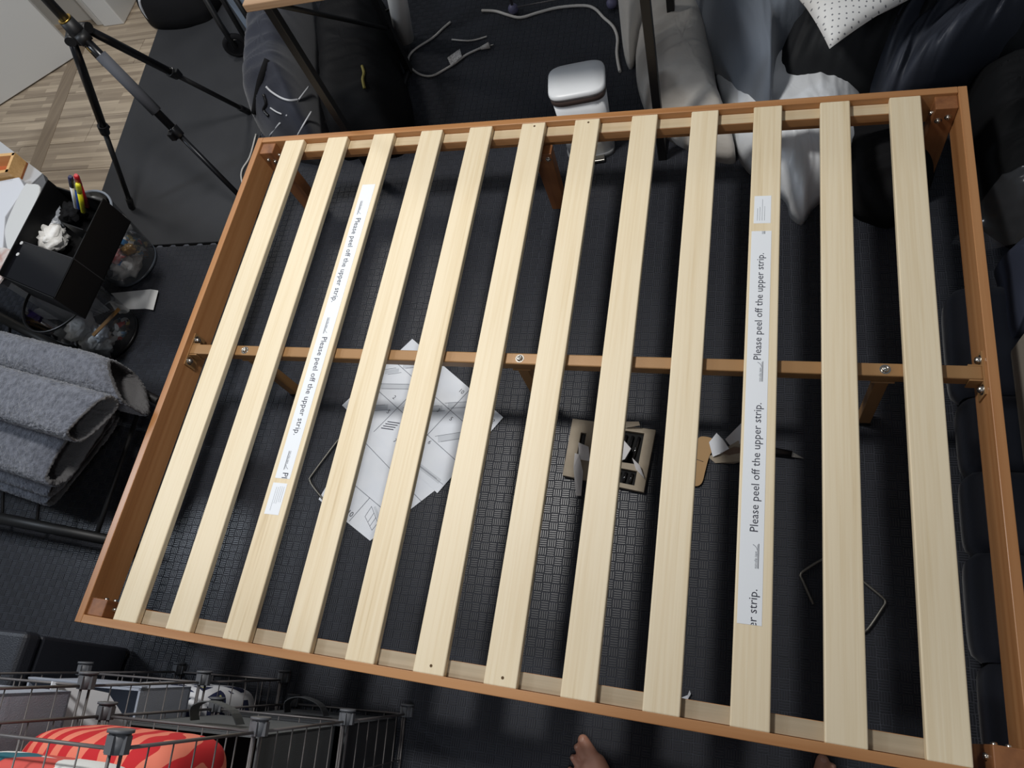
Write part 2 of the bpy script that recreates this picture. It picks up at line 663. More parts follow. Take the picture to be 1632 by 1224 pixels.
# ------------------------------------------------------------------ bed frame
BL, BW, TOP = 2.06, 1.55, 0.31
bed = empty('bed', (BL / 2, BW / 2, 0), 'amber wooden double bed frame with twelve pale slats standing on black mats', 'bed')
for nm, a in (('end_rail', 0.0), ('end_rail', BL - 0.02)):
    under(bed, MB().bb(-0.01, 0.01, -BW / 2, BW / 2, -0.0475, 0.0475).build(nm, M['raily'], bevel=0.0015))
    COL.objects[-1].location = (a + 0.01, BW / 2, TOP - 0.0475)
for nm, a in (('side_rail', 0.0), ('side_rail', BW - 0.02)):
    under(bed, MB().bb(-BL / 2 + 0.0202, BL / 2 - 0.0202, -0.01, 0.01, -0.0475, 0.0475).build(nm, M['rail'], bevel=0.0015))
    COL.objects[-1].location = (BL / 2, a + 0.01, TOP - 0.0475)
# ledgers: stained sides, bare top
for a in (0.0205, BW - 0.0545):
    ld = under(bed, MB().bb(-0.91, 0.91, 0, 0.034, -0.026, 0.0).build('ledger', M['rail'], bevel=0.001))
    ld.location = (BL / 2 + 0.0, a, 0.2885)
    cap = MB().bb(-0.905, 0.905, 0.001, 0.033, 0.0, 0.0012).build('bare_top', M['ledge2' if a < 1 else 'ledge'])
    cap.parent = ld
# legs at the corners with a bolt pair each
ebolt = None


def bolt_mb(r=0.008, h=0.005, M_=None):
    m = MB()
    m.lathe([(0, h), (r * 0.45, h), (r * 0.5, h * 0.4), (r * 0.55, h), (r * 0.8, h * 0.9), (r, h * 0.5), (r, 0)], n=14, M=M_)
    m.cyl((0, 0, -0.0008), (0, 0, 0.0004), r * 1.45, n=14, M=M_)
    return m


def rot_to(d):
    return Vector((0, 0, 1)).rotation_difference(Vector(d)).to_matrix().to_4x4()


for sx, x in ((1, 0.0205), (-1, BL - 0.0205)):
    for sy, y in ((1, 0.0205), (-1, BW - 0.0205)):
        m = MB()
        prof = [(0, 0, 0.052, 0.038), (0.12, 0, 0.056, 0.040), (0.303, 0, 0.05, 0.042)]
        vs_ = []
        for z, o_, wx, wy in prof:
            vs_ += [(x, y, z), (x + sx * wx, y, z), (x + sx * wx, y + sy * wy, z), (x, y + sy * wy, z)]
        fs = [(3, 2, 1, 0), (8, 9, 10, 11)]
        for k in range(2):
            fs += [(k * 4 + i, k * 4 + (i + 1) % 4, k * 4 + 4 + (i + 1) % 4, k * 4 + 4 + i) for i in range(4)]
        m.add(vs_, fs)
        lg = under(bed, m.build('leg', M['legw'], bevel=0.002, origin=(x, y, 0)))
        for dx, zz in ((0.016, 0.272), (0.036, 0.262)):
            bo = bolt_mb(0.006, 0.006, rot_to((0, sy, 0))).build('bolt', M['bolt'], lg)
            bo.location = (sx * dx, sy * 0.0415, zz)
        bo = bolt_mb(0.006, 0.006, rot_to((sx, 0, 0))).build('bolt', M['bolt'], lg)
        bo.location = (sx * 0.0505, sy * 0.022, 0.27)
# mid legs on the long rails
for y, sy in ((BW - 0.0205, -1), (0.0205, 1)):
    m = MB()
    vs_ = []
    for z, wx, wy in ((0, 0.045, 0.034), (0.285, 0.056, 0.036)):
        vs_ += [(-wx / 2, 0, z), (wx / 2, 0, z), (wx / 2, sy * wy, z), (-wx / 2, sy * wy, z)]
    m.add(vs_, [(3, 2, 1, 0), (4, 5, 6, 7)] + [(i, (i + 1) % 4, 4 + (i + 1) % 4, 4 + i) for i in range(4)])
    if sy < 0:
        lg = under(bed, m.build('leg', M['legw'], bevel=0.002, origin=(0, 0, 0)))
        lg.location = (0.975, y - 0.036, 0)
        lg.scale = (1, 1, 0.90)
        for dx in (-0.014, 0.016):
            bo = bolt_mb(0.006, 0.006, rot_to((0, -1, 0))).build('bolt', M['bolt'], lg)
            bo.location = (dx, -0.0365, 0.262)
# centre beam of painted steel with three legs
bm_y = 0.775
cb = under(bed, MB().bb(0.0225, BL - 0.0225, bm_y - 0.0155, bm_y + 0.0155, 0.258, 0.2883).build('centre_beam', M['beam'], bevel=0.003))
for xb in (0.211, 1.027, 1.853):
    bo = bolt_mb(0.0078, 0.007).build('bolt', M['bolt'])
    bo.location = (xb, bm_y, 0.2885)
    under(cb, bo)
    bo.matrix_parent_inverse = Matrix()
    lg = under(bed, MB().bb(xb - 0.014, xb + 0.014, bm_y - 0.014, bm_y + 0.014, 0.004, 0.2578).bb(
        xb - 0.024, xb + 0.024, bm_y - 0.018, bm_y + 0.018, 0.254, 0.2578).build('beam_leg', M['beam'], bevel=0.002))
    MB().bb(xb - 0.016, xb + 0.016, bm_y - 0.016, bm_y + 0.016, 0.0, 0.012).build('rubber_foot', M['black_plastic'], lg)
for xb, sx in ((0.0203, 1), (BL - 0.0203, -1)):
    pt = MB().bb(0, sx * 0.003, bm_y - 0.05, bm_y + 0.05, 0.245, 0.29).bb(0, sx * 0.028, bm_y - 0.019, bm_y - 0.0158, 0.25, 0.286).bb(
        0, sx * 0.028, bm_y + 0.0158, bm_y + 0.019, 0.25, 0.286).build('beam_bracket', M['beam'], origin=(0, 0, 0))
    pt.location.x = xb
    under(bed, pt)
    for dy in (-0.034, 0.034):
        bo = bolt_mb(0.008, 0.009, rot_to((sx, 0, 0))).build('screw', M['bolt'], pt)
        bo.location = (sx * 0.003, bm_y + dy, 0.276)
# slats
xs = [0.147, 0.306, 0.469, 0.631, 0.790, 0.953, 1.112, 1.274, 1.436, 1.597, 1.760, 1.922]
smb = MB().bb(-0.0355, 0.0355, -0.7555, 0.7555, -0.0095, 0.0095)
slats = []
s0 = smb.build('slat', M['slat'], bevel=0.003, seg=3)
for i, x in enumerate(xs):
    o = s0 if i == 0 else s0.copy()
    if i: COL.objects.link(o)
    o.location = (x, 0.7745, TOP - 0.0095)
    under(bed, o)
    slats.append(o)
hole = MB().cyl((0, 0, 0.0), (0, 0, 0.0006), 0.0032, n=10)
hm = mat('dark bored hole', (92, 70, 44), 0.9)
h0 = None
for i in (5, 6):
    for y in (0.742, -0.738):
        o = hole.build('screw_hole', hm, slats[i]) if h0 is None else h0.copy()
        if h0 is not None:
            COL.objects.link(o)
            o.parent = slats[i]
        h0 = h0 or o
        o.location = (0.004, y, 0.0094)


def put_text(m, body, length, M_, mi=1, cap=None):
    vs_, fs = text_geo(body, 1.0)
    x0 = min(v[0] for v in vs_)
    x1 = max(v[0] for v in vs_)
    k = length / (x1 - x0)
    k2 = k if cap is None else cap
    m.add([((v[0] - x0) * k, v[1] * k2, 0) for v in vs_], fs, mi, False, M_)


def clip_x(m, lo, hi, axis=1):
    """cut the printed faces off at the ends of the strip"""
    bmx = bmesh.new()
    vv = [bmx.verts.new(v) for v in m.v]
    for f, mi in zip(m.f, m.m):
        try:
            nf = bmx.faces.new([vv[i] for i in f])
            nf.material_index = mi
        except ValueError:
            pass
    for val, sgn in ((lo, -1), (hi, 1)):
        co_ = Vector((0, 0, 0))
        co_[axis] = val
        no = Vector((0, 0, 0))
        no[axis] = sgn
        bmesh.ops.bisect_plane(bmx, geom=bmx.verts[:] + bmx.edges[:] + bmx.faces[:], plane_co=co_, plane_no=no, clear_outer=True)
    bmx.verts.ensure_lookup_table()
    m.v = [v.co.copy() for v in bmx.verts]
    bmx.verts.index_update()
    m.f = [tuple(v.index for v in f.verts) for f in bmx.faces]
    m.m = [f.material_index for f in bmx.faces]
    m.sm = [False] * len(m.f)
    bmx.free()


def logo(m, M_):
    """small printed mark: words on a double rule that ends in a flick"""
    put_text(m, 'non-slip tape', 0.034, M_ @ Matrix.Translation((0, 0.0028, 0)), 2)
    m.add([(0, 0.0012, 0), (0.048, 0.0012, 0), (0.048, 0.002, 0), (0, 0.002, 0)], [(0, 1, 2, 3)], 2, False, M_)
    m.add([(0, -0.0012, 0), (0.050, -0.0012, 0), (0.050, 0.0, 0), (0, 0.0, 0)], [(0, 1, 2, 3)], 1, False, M_)
    c = [(0.036, 0.0022), (0.041, 0.004), (0.045, 0.0075), (0.047, 0.011)]
    for (a, b), (c_, d) in zip(c[:-1], c[1:]):
        m.add([(a, b, 0), (c_, d, 0), (c_ + 0.001, d - 0.0006, 0), (a + 0.001, b - 0.0006, 0)], [(0, 1, 2, 3)], 2, False, M_)


MSG = 'Please peel off the upper strip.'


def strip(slat, x0, x1, y0, y1, sets, flip, dy, tilt=0.0):
    """sets: list of (y of first letter, y of logo start); flip: text runs towards -y"""
    sx, sy = slat.location.x, slat.location.y
    base = MB().bb(x0 - sx, x1 - sx, y0 - sy, y1 - sy, 0.0095, 0.0101)
    pr = MB()
    for ty, ly, bx in sets:
        ang = -PI / 2 if flip else PI / 2
        if ty is not None:
            put_text(pr, MSG, 0.285, Matrix.Translation((bx - sx, ty - sy, 0.0104)) @ Matrix.Rotation(ang, 4, 'Z'), 1)
        if ly is not None:
            logo(pr, Matrix.Translation((bx - sx, ly - sy, 0.0104)) @ Matrix.Rotation(ang, 4, 'Z'))
    clip_x(pr, y0 - sy + 0.0004, y1 - sy - 0.0004)
    base.add(pr.v, pr.f)
    base.m[6:] = pr.m
    return base.build('paper_strip', [M['strip'], M['ink'], M['greyink']], slat)


strip(slats[2], 0.4475, 0.4905, 0.409, 1.331,
      [(1.617, None, 0.4615), (1.207, 1.270, 0.4595), (0.811, 0.872, 0.464), (0.424, 0.482, 0.4665)], True, 0)
strip(slats[9], 1.5675, 1.6135, 0.205, 1.129,
      [(-0.012, 0.330 - 0.016, 1.6035), (0.388, 0.725, 1.6015), (0.779, 1.120, 1.5975)], False, 0)


def sticker(slat, x0, x1, y0, y1, lines, left):
    sx, sy = slat.location.x, slat.location.y
    m = MB().bb(x0 - sx, x1 - sx, y0 - sy, y1 - sy, 0.0095, 0.010)
    for fx, a, b in lines:
        X = x0 + (x1 - x0) * fx - sx
        n = max(3, int((b - a) * 24))
        for k in range(n):       # rows of tiny print, word by word
            t0 = a + (b - a) * k / n
            t1 = a + (b - a) * (k + 0.78) / n
            m.add([(X, y0 - sy + (y1 - y0) * t0, 0.0102), (X + 0.0009, y0 - sy + (y1 - y0) * t0, 0.0102),
                   (X + 0.0009, y0 - sy + (y1 - y0) * t1, 0.0102), (X, y0 - sy + (y1 - y0) * t1, 0.0102)], [(0, 1, 2, 3)], 1)
    return m.build('sticker', [M['strip'], M['greyink']], slat)


sticker(slats[2], 0.447, 0.488, 0.3165, 0.397, [(0.32, 0.12, 0.88), (0.45, 0.35, 0.88), (0.58, 0.35, 0.9), (0.71, 0.4, 0.9), (0.84, 0.4, 0.9)], True)
sticker(slats[9], 1.5715, 1.611, 1.152, 1.235, [(0.2, 0.1, 0.55), (0.34, 0.1, 0.6), (0.48, 0.1, 0.88), (0.62, 0.1, 0.62)], False)


# ------------------------------------------------------------------ soft goods
def catmull_closed(pts, n):
    return spline([Vector((p[0], p[1], 0)) for p in pts], n, True)


def mound(name, outline, H, mt, label, cat, group=None, p=3.0, fold=0.02, ff=9.0, fdir=0.0, z0=0.0, seed=0, center=None, rough=0.3, parent=None, nr=34, n=12, crease=0.8):
    """a heap of cloth resting on the floor; outline = room points"""
    ol = catmull_closed(outline, n)
    c = Vector((sum(q.x for q in ol) / len(ol), sum(q.y for q in ol) / len(ol), 0)) if center is None else Vector((center[0], center[1], 0))
    ca, sa = math.cos(fdir), math.sin(fdir)

    def hz(x, y, r):
        u, v = x * ca + y * sa, -x * sa + y * ca
        wu = u + 0.03 * noise.noise(Vector((u * 5, v * 5, seed)))
        wv = v + 0.04 * noise.noise(Vector((u * 4, v * 4, seed + 3)))
        f = noise.noise(Vector((wu * ff * rough, wv * ff, seed * 3.7)))
        f += crease * (0.55 - 1.7 * abs(noise.noise(Vector((wu * ff * rough * 1.5, wv * ff * 1.9, seed * 5.1 + 9)))))
        f += crease * 0.35 * (0.5 - 1.6 * abs(noise.noise(Vector((wu * ff * rough * 3.3, wv * ff * 4.1, seed * 2.1 + 5)))))
        prof = (max(0.0, 1 - r ** p)) ** (1 / 2.0)
        return max(0.004, H * prof + fold * f * prof)
    m = MB()
    N = len(ol)
    vs_ = []
    for k in range(nr + 1):
        r = (k / nr) ** 0.8
        for q in ol:
            x, y = c.x + (q.x - c.x) * r, c.y + (q.y - c.y) * r
            vs_.append((x, y, z0 + (hz(x, y, r) if k < nr else 0.0)))
    fs = []
    for k in range(nr):
        fs += [(k * N + i, k * N + (i + 1) % N, (k + 1) * N + (i + 1) % N, (k + 1) * N + i) for i in range(N)]
    m.add(vs_, fs, 0, True)
    m.add(vs_[-N:], [tuple(range(N - 1, -1, -1))])
    o = m.build(name, mt, parent, origin=None if parent else (c.x, c.y, z0))
    if label: tag(o, label, cat, group)

    def height(x, y):
        d = Vector((x - c.x, y - c.y, 0))
        if d.length < 1e-6: return z0 + hz(x, y, 0)
        best = 9
        ang = math.atan2(d.y, d.x)
        for q in ol:
            e = q - c
            da = abs((math.atan2(e.y, e.x) - ang + PI) % (2 * PI) - PI)
            if da < best:
                best, R = da, e.length
        return z0 + hz(x, y, min(1, d.length / R))

    def on(px, py, lift=0.0):
        z = z0 + H * 0.7
        for _ in range(12):
            q = U(px, py, z)
            z = 0.5 * z + 0.5 * (height(q.x, q.y) + lift)
        return U(px, py, z)
    return o, on


def FD(dx, dy, px, py):
    """heading in the room of a direction seen in the photograph"""
    a = U(px, py, 0.1)
    b = U(px + dx * 20, py + dy * 20, 0.1)
    return math.atan2((b - a).y, (b - a).x)


def UP(pts, z):
    return [U(a, b, z)[:2] for a, b in pts]


def pillow(name, c, L, W_, T, rot, mt, label, cat, seed=0, group=None, wr=0.006, parent=None, tilt=(0, 0), pw=0.55):
    m = MB()
    Rm = Matrix.Translation(c) @ Matrix.Rotation(rot, 4, 'Z') @ Matrix.Rotation(tilt[0], 4, 'X') @ Matrix.Rotation(tilt[1], 4, 'Y')

    def sheet(sg):
        def fn(a, b):
            u, v = a * 2 - 1, b * 2 - 1
            k = (max(0, 1 - u ** 4) * max(0, 1 - v ** 4)) ** pw
            pinch = 1 - 0.13 * (1 - u * u) * abs(v) ** 3 * 1
            pinch2 = 1 - 0.13 * (1 - v * v) * abs(u) ** 3
            x, y = u * L / 2 * pinch2, v * W_ / 2 * pinch
            wv = wr * noise.noise(Vector((x * 9 + seed, y * 14, sg + seed))) * 2 * k
            return Rm @ Vector((x, y, sg * T / 2 * k + wv))
        return fn
    m.grid(sheet(1), 28, 24)
    m.grid(sheet(-1), 28, 24)
    o = m.build(name, mt, parent, origin=None if parent else c)
    if label: tag(o, label, cat, group)
    return o


linen = mat('taupe cotton', (202, 197, 189), 0.85, bump=(28, 0.5, (1, 2.2, 1)), sheen=0.15)
slate = mat('slate grey cotton', (104, 112, 123), 0.85, bump=(24, 0.35, (2.5, 0.8, 1)), sheen=0.2)
black_sheet = mat('charcoal black bed linen', (27, 29, 32), 0.72, bump=(18, 0.4), spec=0.3)
navy_satin = mat('navy satin', (50, 54, 64), 0.55, bump=(14, 0.3), spec=0.4)

# grey pillows
mound('pillow', UP([(985, -60), (988, 40), (1000, 88), (1018, 60), (1032, 0), (1030, -60)], 0.06), 0.14, linen,
      'small taupe pillow end beside the loose white cord', 'pillow', p=2.4, fold=0.012, seed=2)
pl_o, pl_on = mound('pillow', UP([(1020, 20), (1010, 90), (1024, 150), (1052, 190), (1110, 222), (1168, 236), (1168, 205), (1146, 140), (1136, 70), (1120, -60), (1060, -70)], 0.07), 0.17, linen,
      'large taupe pillow standing behind the black desk leg', 'pillow', p=2.6, fold=0.022, ff=8, fdir=0.4, seed=4)
# white satin sheet
mound('satin_sheet', UP([(1128, 40), (1134, 90), (1148, 150), (1164, 205), (1185, 248), (1214, 276), (1252, 304), (1262, 330), (1281, 341), (1297, 318), (1330, 290),
                         (1372, 250), (1386, 205), (1376, 150), (1345, 108), (1308, 88), (1250, 60), (1190, 30)], 0.05), 0.165, M['white_cloth'],
      'crumpled white satin sheet spilling under the bed frame', 'sheet', p=2.6, fold=0.013, ff=11, fdir=FD(0.1, 1, 1270, 180), seed=6, rough=0.25, crease=1.0, center=U(1270, 190, 0.05)[:2])
# slate duvet
mound('duvet', UP([(1108, -80), (1118, 10), (1146, 62), (1172, 102), (1202, 140), (1230, 160), (1236, 100), (1248, 66), (1290, 36), (1325, 0), (1340, -80)], 0.20), 0.30, slate,
      'slate grey duvet draped over the white satin sheet', 'duvet', p=5, fold=0.016, ff=10, fdir=FD(0.05, 1, 1200, 60), seed=9, rough=0.2, crease=0.5)
# black linen heaps
mound('bed_sheet', UP([(1232, 60), (1236, 130), (1300, 138), (1400, 128), (1480, 108), (1560, 92), (1640, 60), (1660, -60), (1300, -90)], 0.13), 0.27, black_sheet,
      'charcoal black bed sheet heaped behind the far rail', 'sheet', p=4, fold=0.03, ff=12, fdir=FD(-0.5, 0.8, 1400, 100), seed=12, rough=0.25, crease=1.0)
mound('satin_cover', UP([(1405, 50), (1396, 120), (1412, 145), (1470, 135), (1530, 104), (1585, 66), (1640, 20), (1660, -60), (1560, -30), (1480, 20)], 0.20), 0.30, navy_satin,
      'navy satin cover gathered in folds on the black bed sheet', 'bed cover', p=7, fold=0.045, ff=13, fdir=FD(-0.5, 0.86, 1500, 80), seed=15, rough=0.16, crease=1.3)
mound('blanket', UP([(1330, 190), (1352, 262), (1362, 318), (1392, 336), (1428, 342), (1452, 312), (1480, 298), (1500, 240), (1480, 190)], 0.06), 0.15, M['black_cloth'],
      'black blanket bunched under the far right bed corner', 'blanket', p=3, fold=0.03, seed=17)
mound('throw', UP([(1552, 110), (1556, 180), (1566, 245), (1580, 300), (1600, 330), (1680, 360), (1720, 250), (1700, 90), (1610, 80)], 0.12), 0.20, mat('black fleece', (15, 16, 18), 0.85, bump=(15, 0.4), spec=0.2),
      'black fleece throw piled outside the right end rail', 'blanket', p=3.4, fold=0.06, ff=7, fdir=0.2, seed=19)
# dotted pillow corner resting on the duvet
dm = pattern('dotted white cotton', 'dots', [(0.0, (120, 122, 126)), (0.14, (224, 224, 222))], 62)
c0 = U(1322, 78, 0.40)
ctr = U(1392, -118, 0.40)
dirv = (c0 - ctr)
DP = (c0 - ctr).length * 2 / 2 ** 0.5
pillow('dotted_pillow', tuple(ctr), DP, DP, 0.10, math.atan2(dirv.y, dirv.x) - PI / 4, dm,
       'white pillow with tiny dots, one corner over the slate duvet', 'pillow', seed=3)

# navy floor cushion beside the right end rail, tufted in segments
nc = empty('floor_cushion', (2.22, 0.62, 0), 'long navy floor cushion in tufted sections beside the right end rail', 'cushion')
ncm = mat('navy cushion cloth', (40, 44, 56), 0.75, bump=(30, 0.25), sheen=0.2)
ys = [-0.25, 0.03, 0.22, 0.44, 0.62, 0.80, 1.09]
for k, (ya, yb) in enumerate(zip(ys[:-1], ys[1:])):
    m = MB()
    x0, x1, T = 2.035 + 0.006 * math.sin(k * 2.1), 2.42, 0.15

    def fn(a, b, ya=ya, yb=yb, x0=x0):
        t = a * 2 * PI
        v = b * 2 - 1
        k_ = (1 - abs(v) ** 5) ** 0.4 if abs(v) < 1 else 0
        cx_, cz = (x0 + x1) / 2, T / 2
        e = 0.55
        cxs = math.copysign(abs(math.cos(t)) ** e, math.cos(t))
        czs = math.copysign(abs(math.sin(t)) ** e, math.sin(t))
        kk = 0.90 + 0.10 * k_
        return Vector((cx_ + (x1 - x0) / 2 * cxs * kk, (ya + yb) / 2 + (yb - ya) / 2 * v, max(0.002, cz + T / 2 * czs * (0.6 + 0.4 * k_))))
    m.grid(fn, 28, 14, closed_u=True)
    under(nc, m.build('cushion_section', ncm))
# beige box and navy garment at the far right edge
bx = empty('fabric_box', (2.33, 0.72, 0.15), 'beige fabric box at the right edge on the navy floor cushion', 'box')
bxm = mat('beige canvas', (150, 143, 132), 0.85, bump=(300, 0.3))
under(bx, MB().bb(2.135, 2.5, 0.50, 0.90, 0.15, 0.30).build('body', bxm, bevel=0.012, seg=3))
under(bx, MB().bb(2.128, 2.507, 0.493, 0.907, 0.27, 0.312).build('lid', bxm, bevel=0.012, seg=3))
mound('jumper', UP([(1602, 400), (1606, 440), (1612, 520), (1630, 535), (1690, 520), (1700, 390), (1650, 370)], 0.17), 0.15, mat('navy knit', (50, 56, 74), 0.75, bump=(20, 0.4)),
      'crumpled navy garment above the beige fabric box', 'clothing', p=3, fold=0.05, ff=16, fdir=1.57, seed=23, z0=0.10)
# clear plastic bag
pb_m = clear('clear plastic film', (236, 239, 243), 0.045, 0.16)
m = MB()
A_, B_, C_, D_ = U(1508, 404, 0.04), U(1592, 288, 0.235), U(1700, 250, 0.30), U(1700, 400, 0.22)


def fn(a, b):
    q = A_.lerp(D_, a).lerp(B_.lerp(C_, a), b)
    q = q + Vector((0.01, 0.02, 0.03)) * noise.noise(q * 7.0) + Vector((0, 0, 0.010)) * (0.4 - abs(noise.noise(q * 22.0)) * 2) + Vector((0, 0, 0.02))
    if q.z < 0.012: q.z = 0.012
    return q


m.grid(fn, 30, 24)
o = m.build('plastic_bag', pb_m, origin=tuple(U(1600, 350, 0.1)))
tag(o, 'crumpled clear plastic bag lying by the right end rail', 'bag')


# ------------------------------------------------------------------ on the mats under the bed
def sheet_obj(name, poly, z, label, cat, deco=None, group=None, mt=None, th=0.0006):
    m = MB().prism([p[:2] for p in poly], z, z + th)
    if deco: deco(m, z + th + 0.0004)
    c = sum((Vector((p[0], p[1], 0)) for p in poly), Vector()) / len(poly)
    o = m.build(name, mt or [M['paper'], M['ink'], M['greyink'], M['paleink']], origin=(c.x, c.y, z))
    return tag(o, label, cat, group)


def quad_map(P00, P10, P11, P01):
    P = [Vector((p[0], p[1], 0)) for p in (P00, P10, P11, P01)]
    return lambda u, v: (P[0].lerp(P[1], u)).lerp(P[3].lerp(P[2], u), v)


def line2(m, f, z, a, b, wd=0.0009, mi=2):
    p, q = f(*a), f(*b)
    d = (q - p).normalized()
    n = Vector((-d.y, d.x, 0)) * wd
    m.add([(p + n)[:2] + (z,) if False else ((p + n).x, (p + n).y, z), ((p - n).x, (p - n).y, z), ((q - n).x, (q - n).y, z), ((q + n).x, (q + n).y, z)], [(0, 1, 2, 3)], mi)


def glyph(m, f, z, at, body, size, ang, mi=1):
    p = f(*at)
    vs_, fs = text_geo(body, size)
    m.add(vs_, fs, mi, False, Matrix.Translation((p.x, p.y, z)) @ Matrix.Rotation(ang, 4, 'Z'))


# lower sheet
L0, L1, L2, L3 = U(590, 862), U(508, 796), U(600, 640), U(706, 772)
fl2 = quad_map(L0, L1, L2, L3)
ang2 = math.atan2((L0 - L1).y, (L0 - L1).x)


def deco_low(m, z):
    line2(m, fl2, z, (0.0, 0.36), (0.9, 0.30))
    line2(m, fl2, z, (0.42, 0.02), (0.42, 0.33))
    line2(m, fl2, z, (0.0, 0.70), (0.9, 0.66))
    glyph(m, fl2, z, (0.53, 0.06), '10', 0.022, ang2)
    for (a, b) in (((0.1, 0.10), (0.30, 0.16)), ((0.1, 0.10), (0.12, 0.2)), ((0.12, 0.2), (0.33, 0.28)), ((0.30, 0.16), (0.33, 0.28)), ((0.16, 0.12), (0.19, 0.23)), ((0.22, 0.14), (0.25, 0.25)),
                   ((0.6, 0.16), (0.8, 0.10)), ((0.6, 0.16), (0.62, 0.24)), ((0.62, 0.24), (0.84, 0.20))):
        line2(m, fl2, z, a, b, 0.0007, 2)
    for (a, b) in (((0.08, 0.21), (0.3, 0.30)), ((0.62, 0.2), (0.82, 0.15))):
        line2(m, fl2, z, a, b, 0.004, 3)


sheet_obj('instruction_sheet', [L0, L1, L2, L3], 0.0006, 'white instruction sheet, lower of the two, showing step 10', 'paper', deco_low)
# upper sheet (A3)
T0, T1, T3 = U(545, 646, 0.003), U(657, 540, 0.003), U(697, 786, 0.003)
T2 = U(802, 665, 0.003)
f2 = quad_map(T0, T1, T2, T3)       # u: lower left -> top, v: towards lower right
ang1 = math.atan2((T3 - T0).y, (T3 - T0).x)


def deco_up(m, z):
    for v in (0.34, 0.66):
        line2(m, f2, z, (0.02, v), (0.98, v))
    for u in (0.36, 0.70):
        line2(m, f2, z, (u, 0.02), (u, 0.98))
    digits = [((0.80, 0.03), '1'), ((0.50, 0.03), '2'), ((0.40, 0.25), '2'), ((0.74, 0.36), '4'), ((0.60, 0.58), '3'), ((0.62, 0.70), '5'),
              ((0.25, 0.30), '5'), ((0.30, 0.70), '6'), ((0.88, 0.93), '12'), ((0.90, 0.6), '10'), ((0.08, 0.5), '7')]
    for at, t in digits:
        glyph(m, f2, z, at, t, 0.018, ang1)
    for a, b, wd in (((0.40, 0.10), (0.62, 0.30), 0.010), ((0.72, 0.12), (0.95, 0.28), 0.008), ((0.40, 0.40), (0.66, 0.60), 0.009), ((0.72, 0.62), (0.95, 0.80), 0.011),
                     ((0.40, 0.74), (0.66, 0.90), 0.011), ((0.06, 0.10), (0.30, 0.28), 0.010), ((0.06, 0.62), (0.10, 0.96), 0.007), ((0.55, 0.05), (0.66, 0.12), 0.006)):
        line2(m, f2, z, a, b, wd, 3)
        line2(m, f2, z + 0.0002, (a[0], a[1] + 0.03), (b[0], b[1] + 0.03), 0.0006, 2)
        line2(m, f2, z + 0.0002, (a[0], a[1] - 0.03), (b[0], b[1] - 0.03), 0.0006, 2)
    for k in range(4):
        line2(m, f2, z, (0.10 + 0.03 * k, 0.36), (0.17 + 0.03 * k, 0.44), 0.0014, 1)
        line2(m, f2, z, (0.76 + 0.02 * k, 0.84), (0.84 + 0.02 * k, 0.90), 0.0012, 1)
    # little drawn hardware: a ring and a row of loops
    p = f2(0.17, 0.68)
    R_ = [(p.x + 0.010 * math.cos(t * PI / 8), p.y + 0.013 * math.sin(t * PI / 8), z) for t in range(16)]
    r_ = [(p.x + 0.004 * math.cos(t * PI / 8), p.y + 0.006 * math.sin(t * PI / 8), z) for t in range(16)]
    m.add(R_ + r_, [(i, (i + 1) % 16, 16 + (i + 1) % 16, 16 + i) for i in range(16)], 1)
    for k in range(6):
        line2(m, f2, z, (0.09 - 0.012 * (k % 2), 0.56 + 0.035 * k), (0.11 + 0.012 * (k % 2), 0.58 + 0.035 * k), 0.0018, 1)


sheet_obj('instruction_sheet', [T0, T1, T2, T3], 0.0024, 'white instruction sheet, upper of the two, with numbered steps', 'paper', deco_up)
# blister card with torn backing
card_m = mat('grey brown card', (168, 156, 138), 0.8, var=((158, 146, 128), 20))
torn_m = mat('torn white card', (205, 203, 204), 0.8)
bl = [U(913, 668, 0.012), U(1045, 686, 0.012), U(1026, 785, 0.012), U(897, 758, 0.012)]
bc = (bl[0] + bl[1] + bl[2] + bl[3]) / 4
bt = empty('hardware_blister', (bc.x, bc.y, 0), 'torn hardware blister card with black tray on the mat below the slats', 'packaging')
fb = quad_map(*bl)
wins = [(0.13, 0.44, 0.22, 0.62), (0.56, 0.88, 0.08, 0.60), (0.56, 0.88, 0.70, 0.93)]
# card frame as bars around the windows
m = MB()


def fbar(u0, u1, v0, v1, z0, z1, mi=0):
    q = [fb(u0, v0), fb(u1, v0), fb(u1, v1), fb(u0, v1)]
    m.prism([(k.x, k.y) for k in q], z0, z1, mi)


for args in ((0, 1, 0, 0.08), (0, 1, 0.93, 1), (0, 0.13, 0.08, 0.93), (0.88, 1, 0.08, 0.93), (0.44, 0.56, 0.08, 0.93), (0.13, 0.44, 0.62, 0.93), (0.13, 0.44, 0.08, 0.22), (0.56, 0.88, 0.60, 0.70), (0.20, 0.44, 0.2201, 0.6199)):
    fbar(*args, 0.004, 0.016)
under(bt, m.build('card', card_m))
m = MB()
fbar(0.02, 0.98, 0.02, 0.98, 0.0005, 0.0045)
under(bt, m.build('tray', mat('black tray', (7, 7, 8), 0.65, spec=0.2)))
glint = mat('clear blister ribs', (20, 20, 23), 0.1, spec=1.0)
m = MB()
for k in range(4):
    u = 0.60 + 0.075 * k
    m.cyl(fb(u, 0.14) + Vector((0, 0, 0.009)), fb(u - 0.03, 0.56) + Vector((0, 0, 0.009)), 0.004, n=8)
    m.cyl(fb(u, 0.74) + Vector((0, 0, 0.009)), fb(u - 0.01, 0.90) + Vector((0, 0, 0.009)), 0.004, n=8)
under(bt, m.build('blister_ribs', glint))


def flap(pts, zs, mt, name='torn_flap', parent=None):
    m = MB()
    q = [U(a, b, z) for (a, b), z in zip(pts, zs)]
    m.add(q, [tuple(range(len(q)))])
    o = m.build(name, mt, solid=0.0012)
    if parent: under(parent, o)
    return o


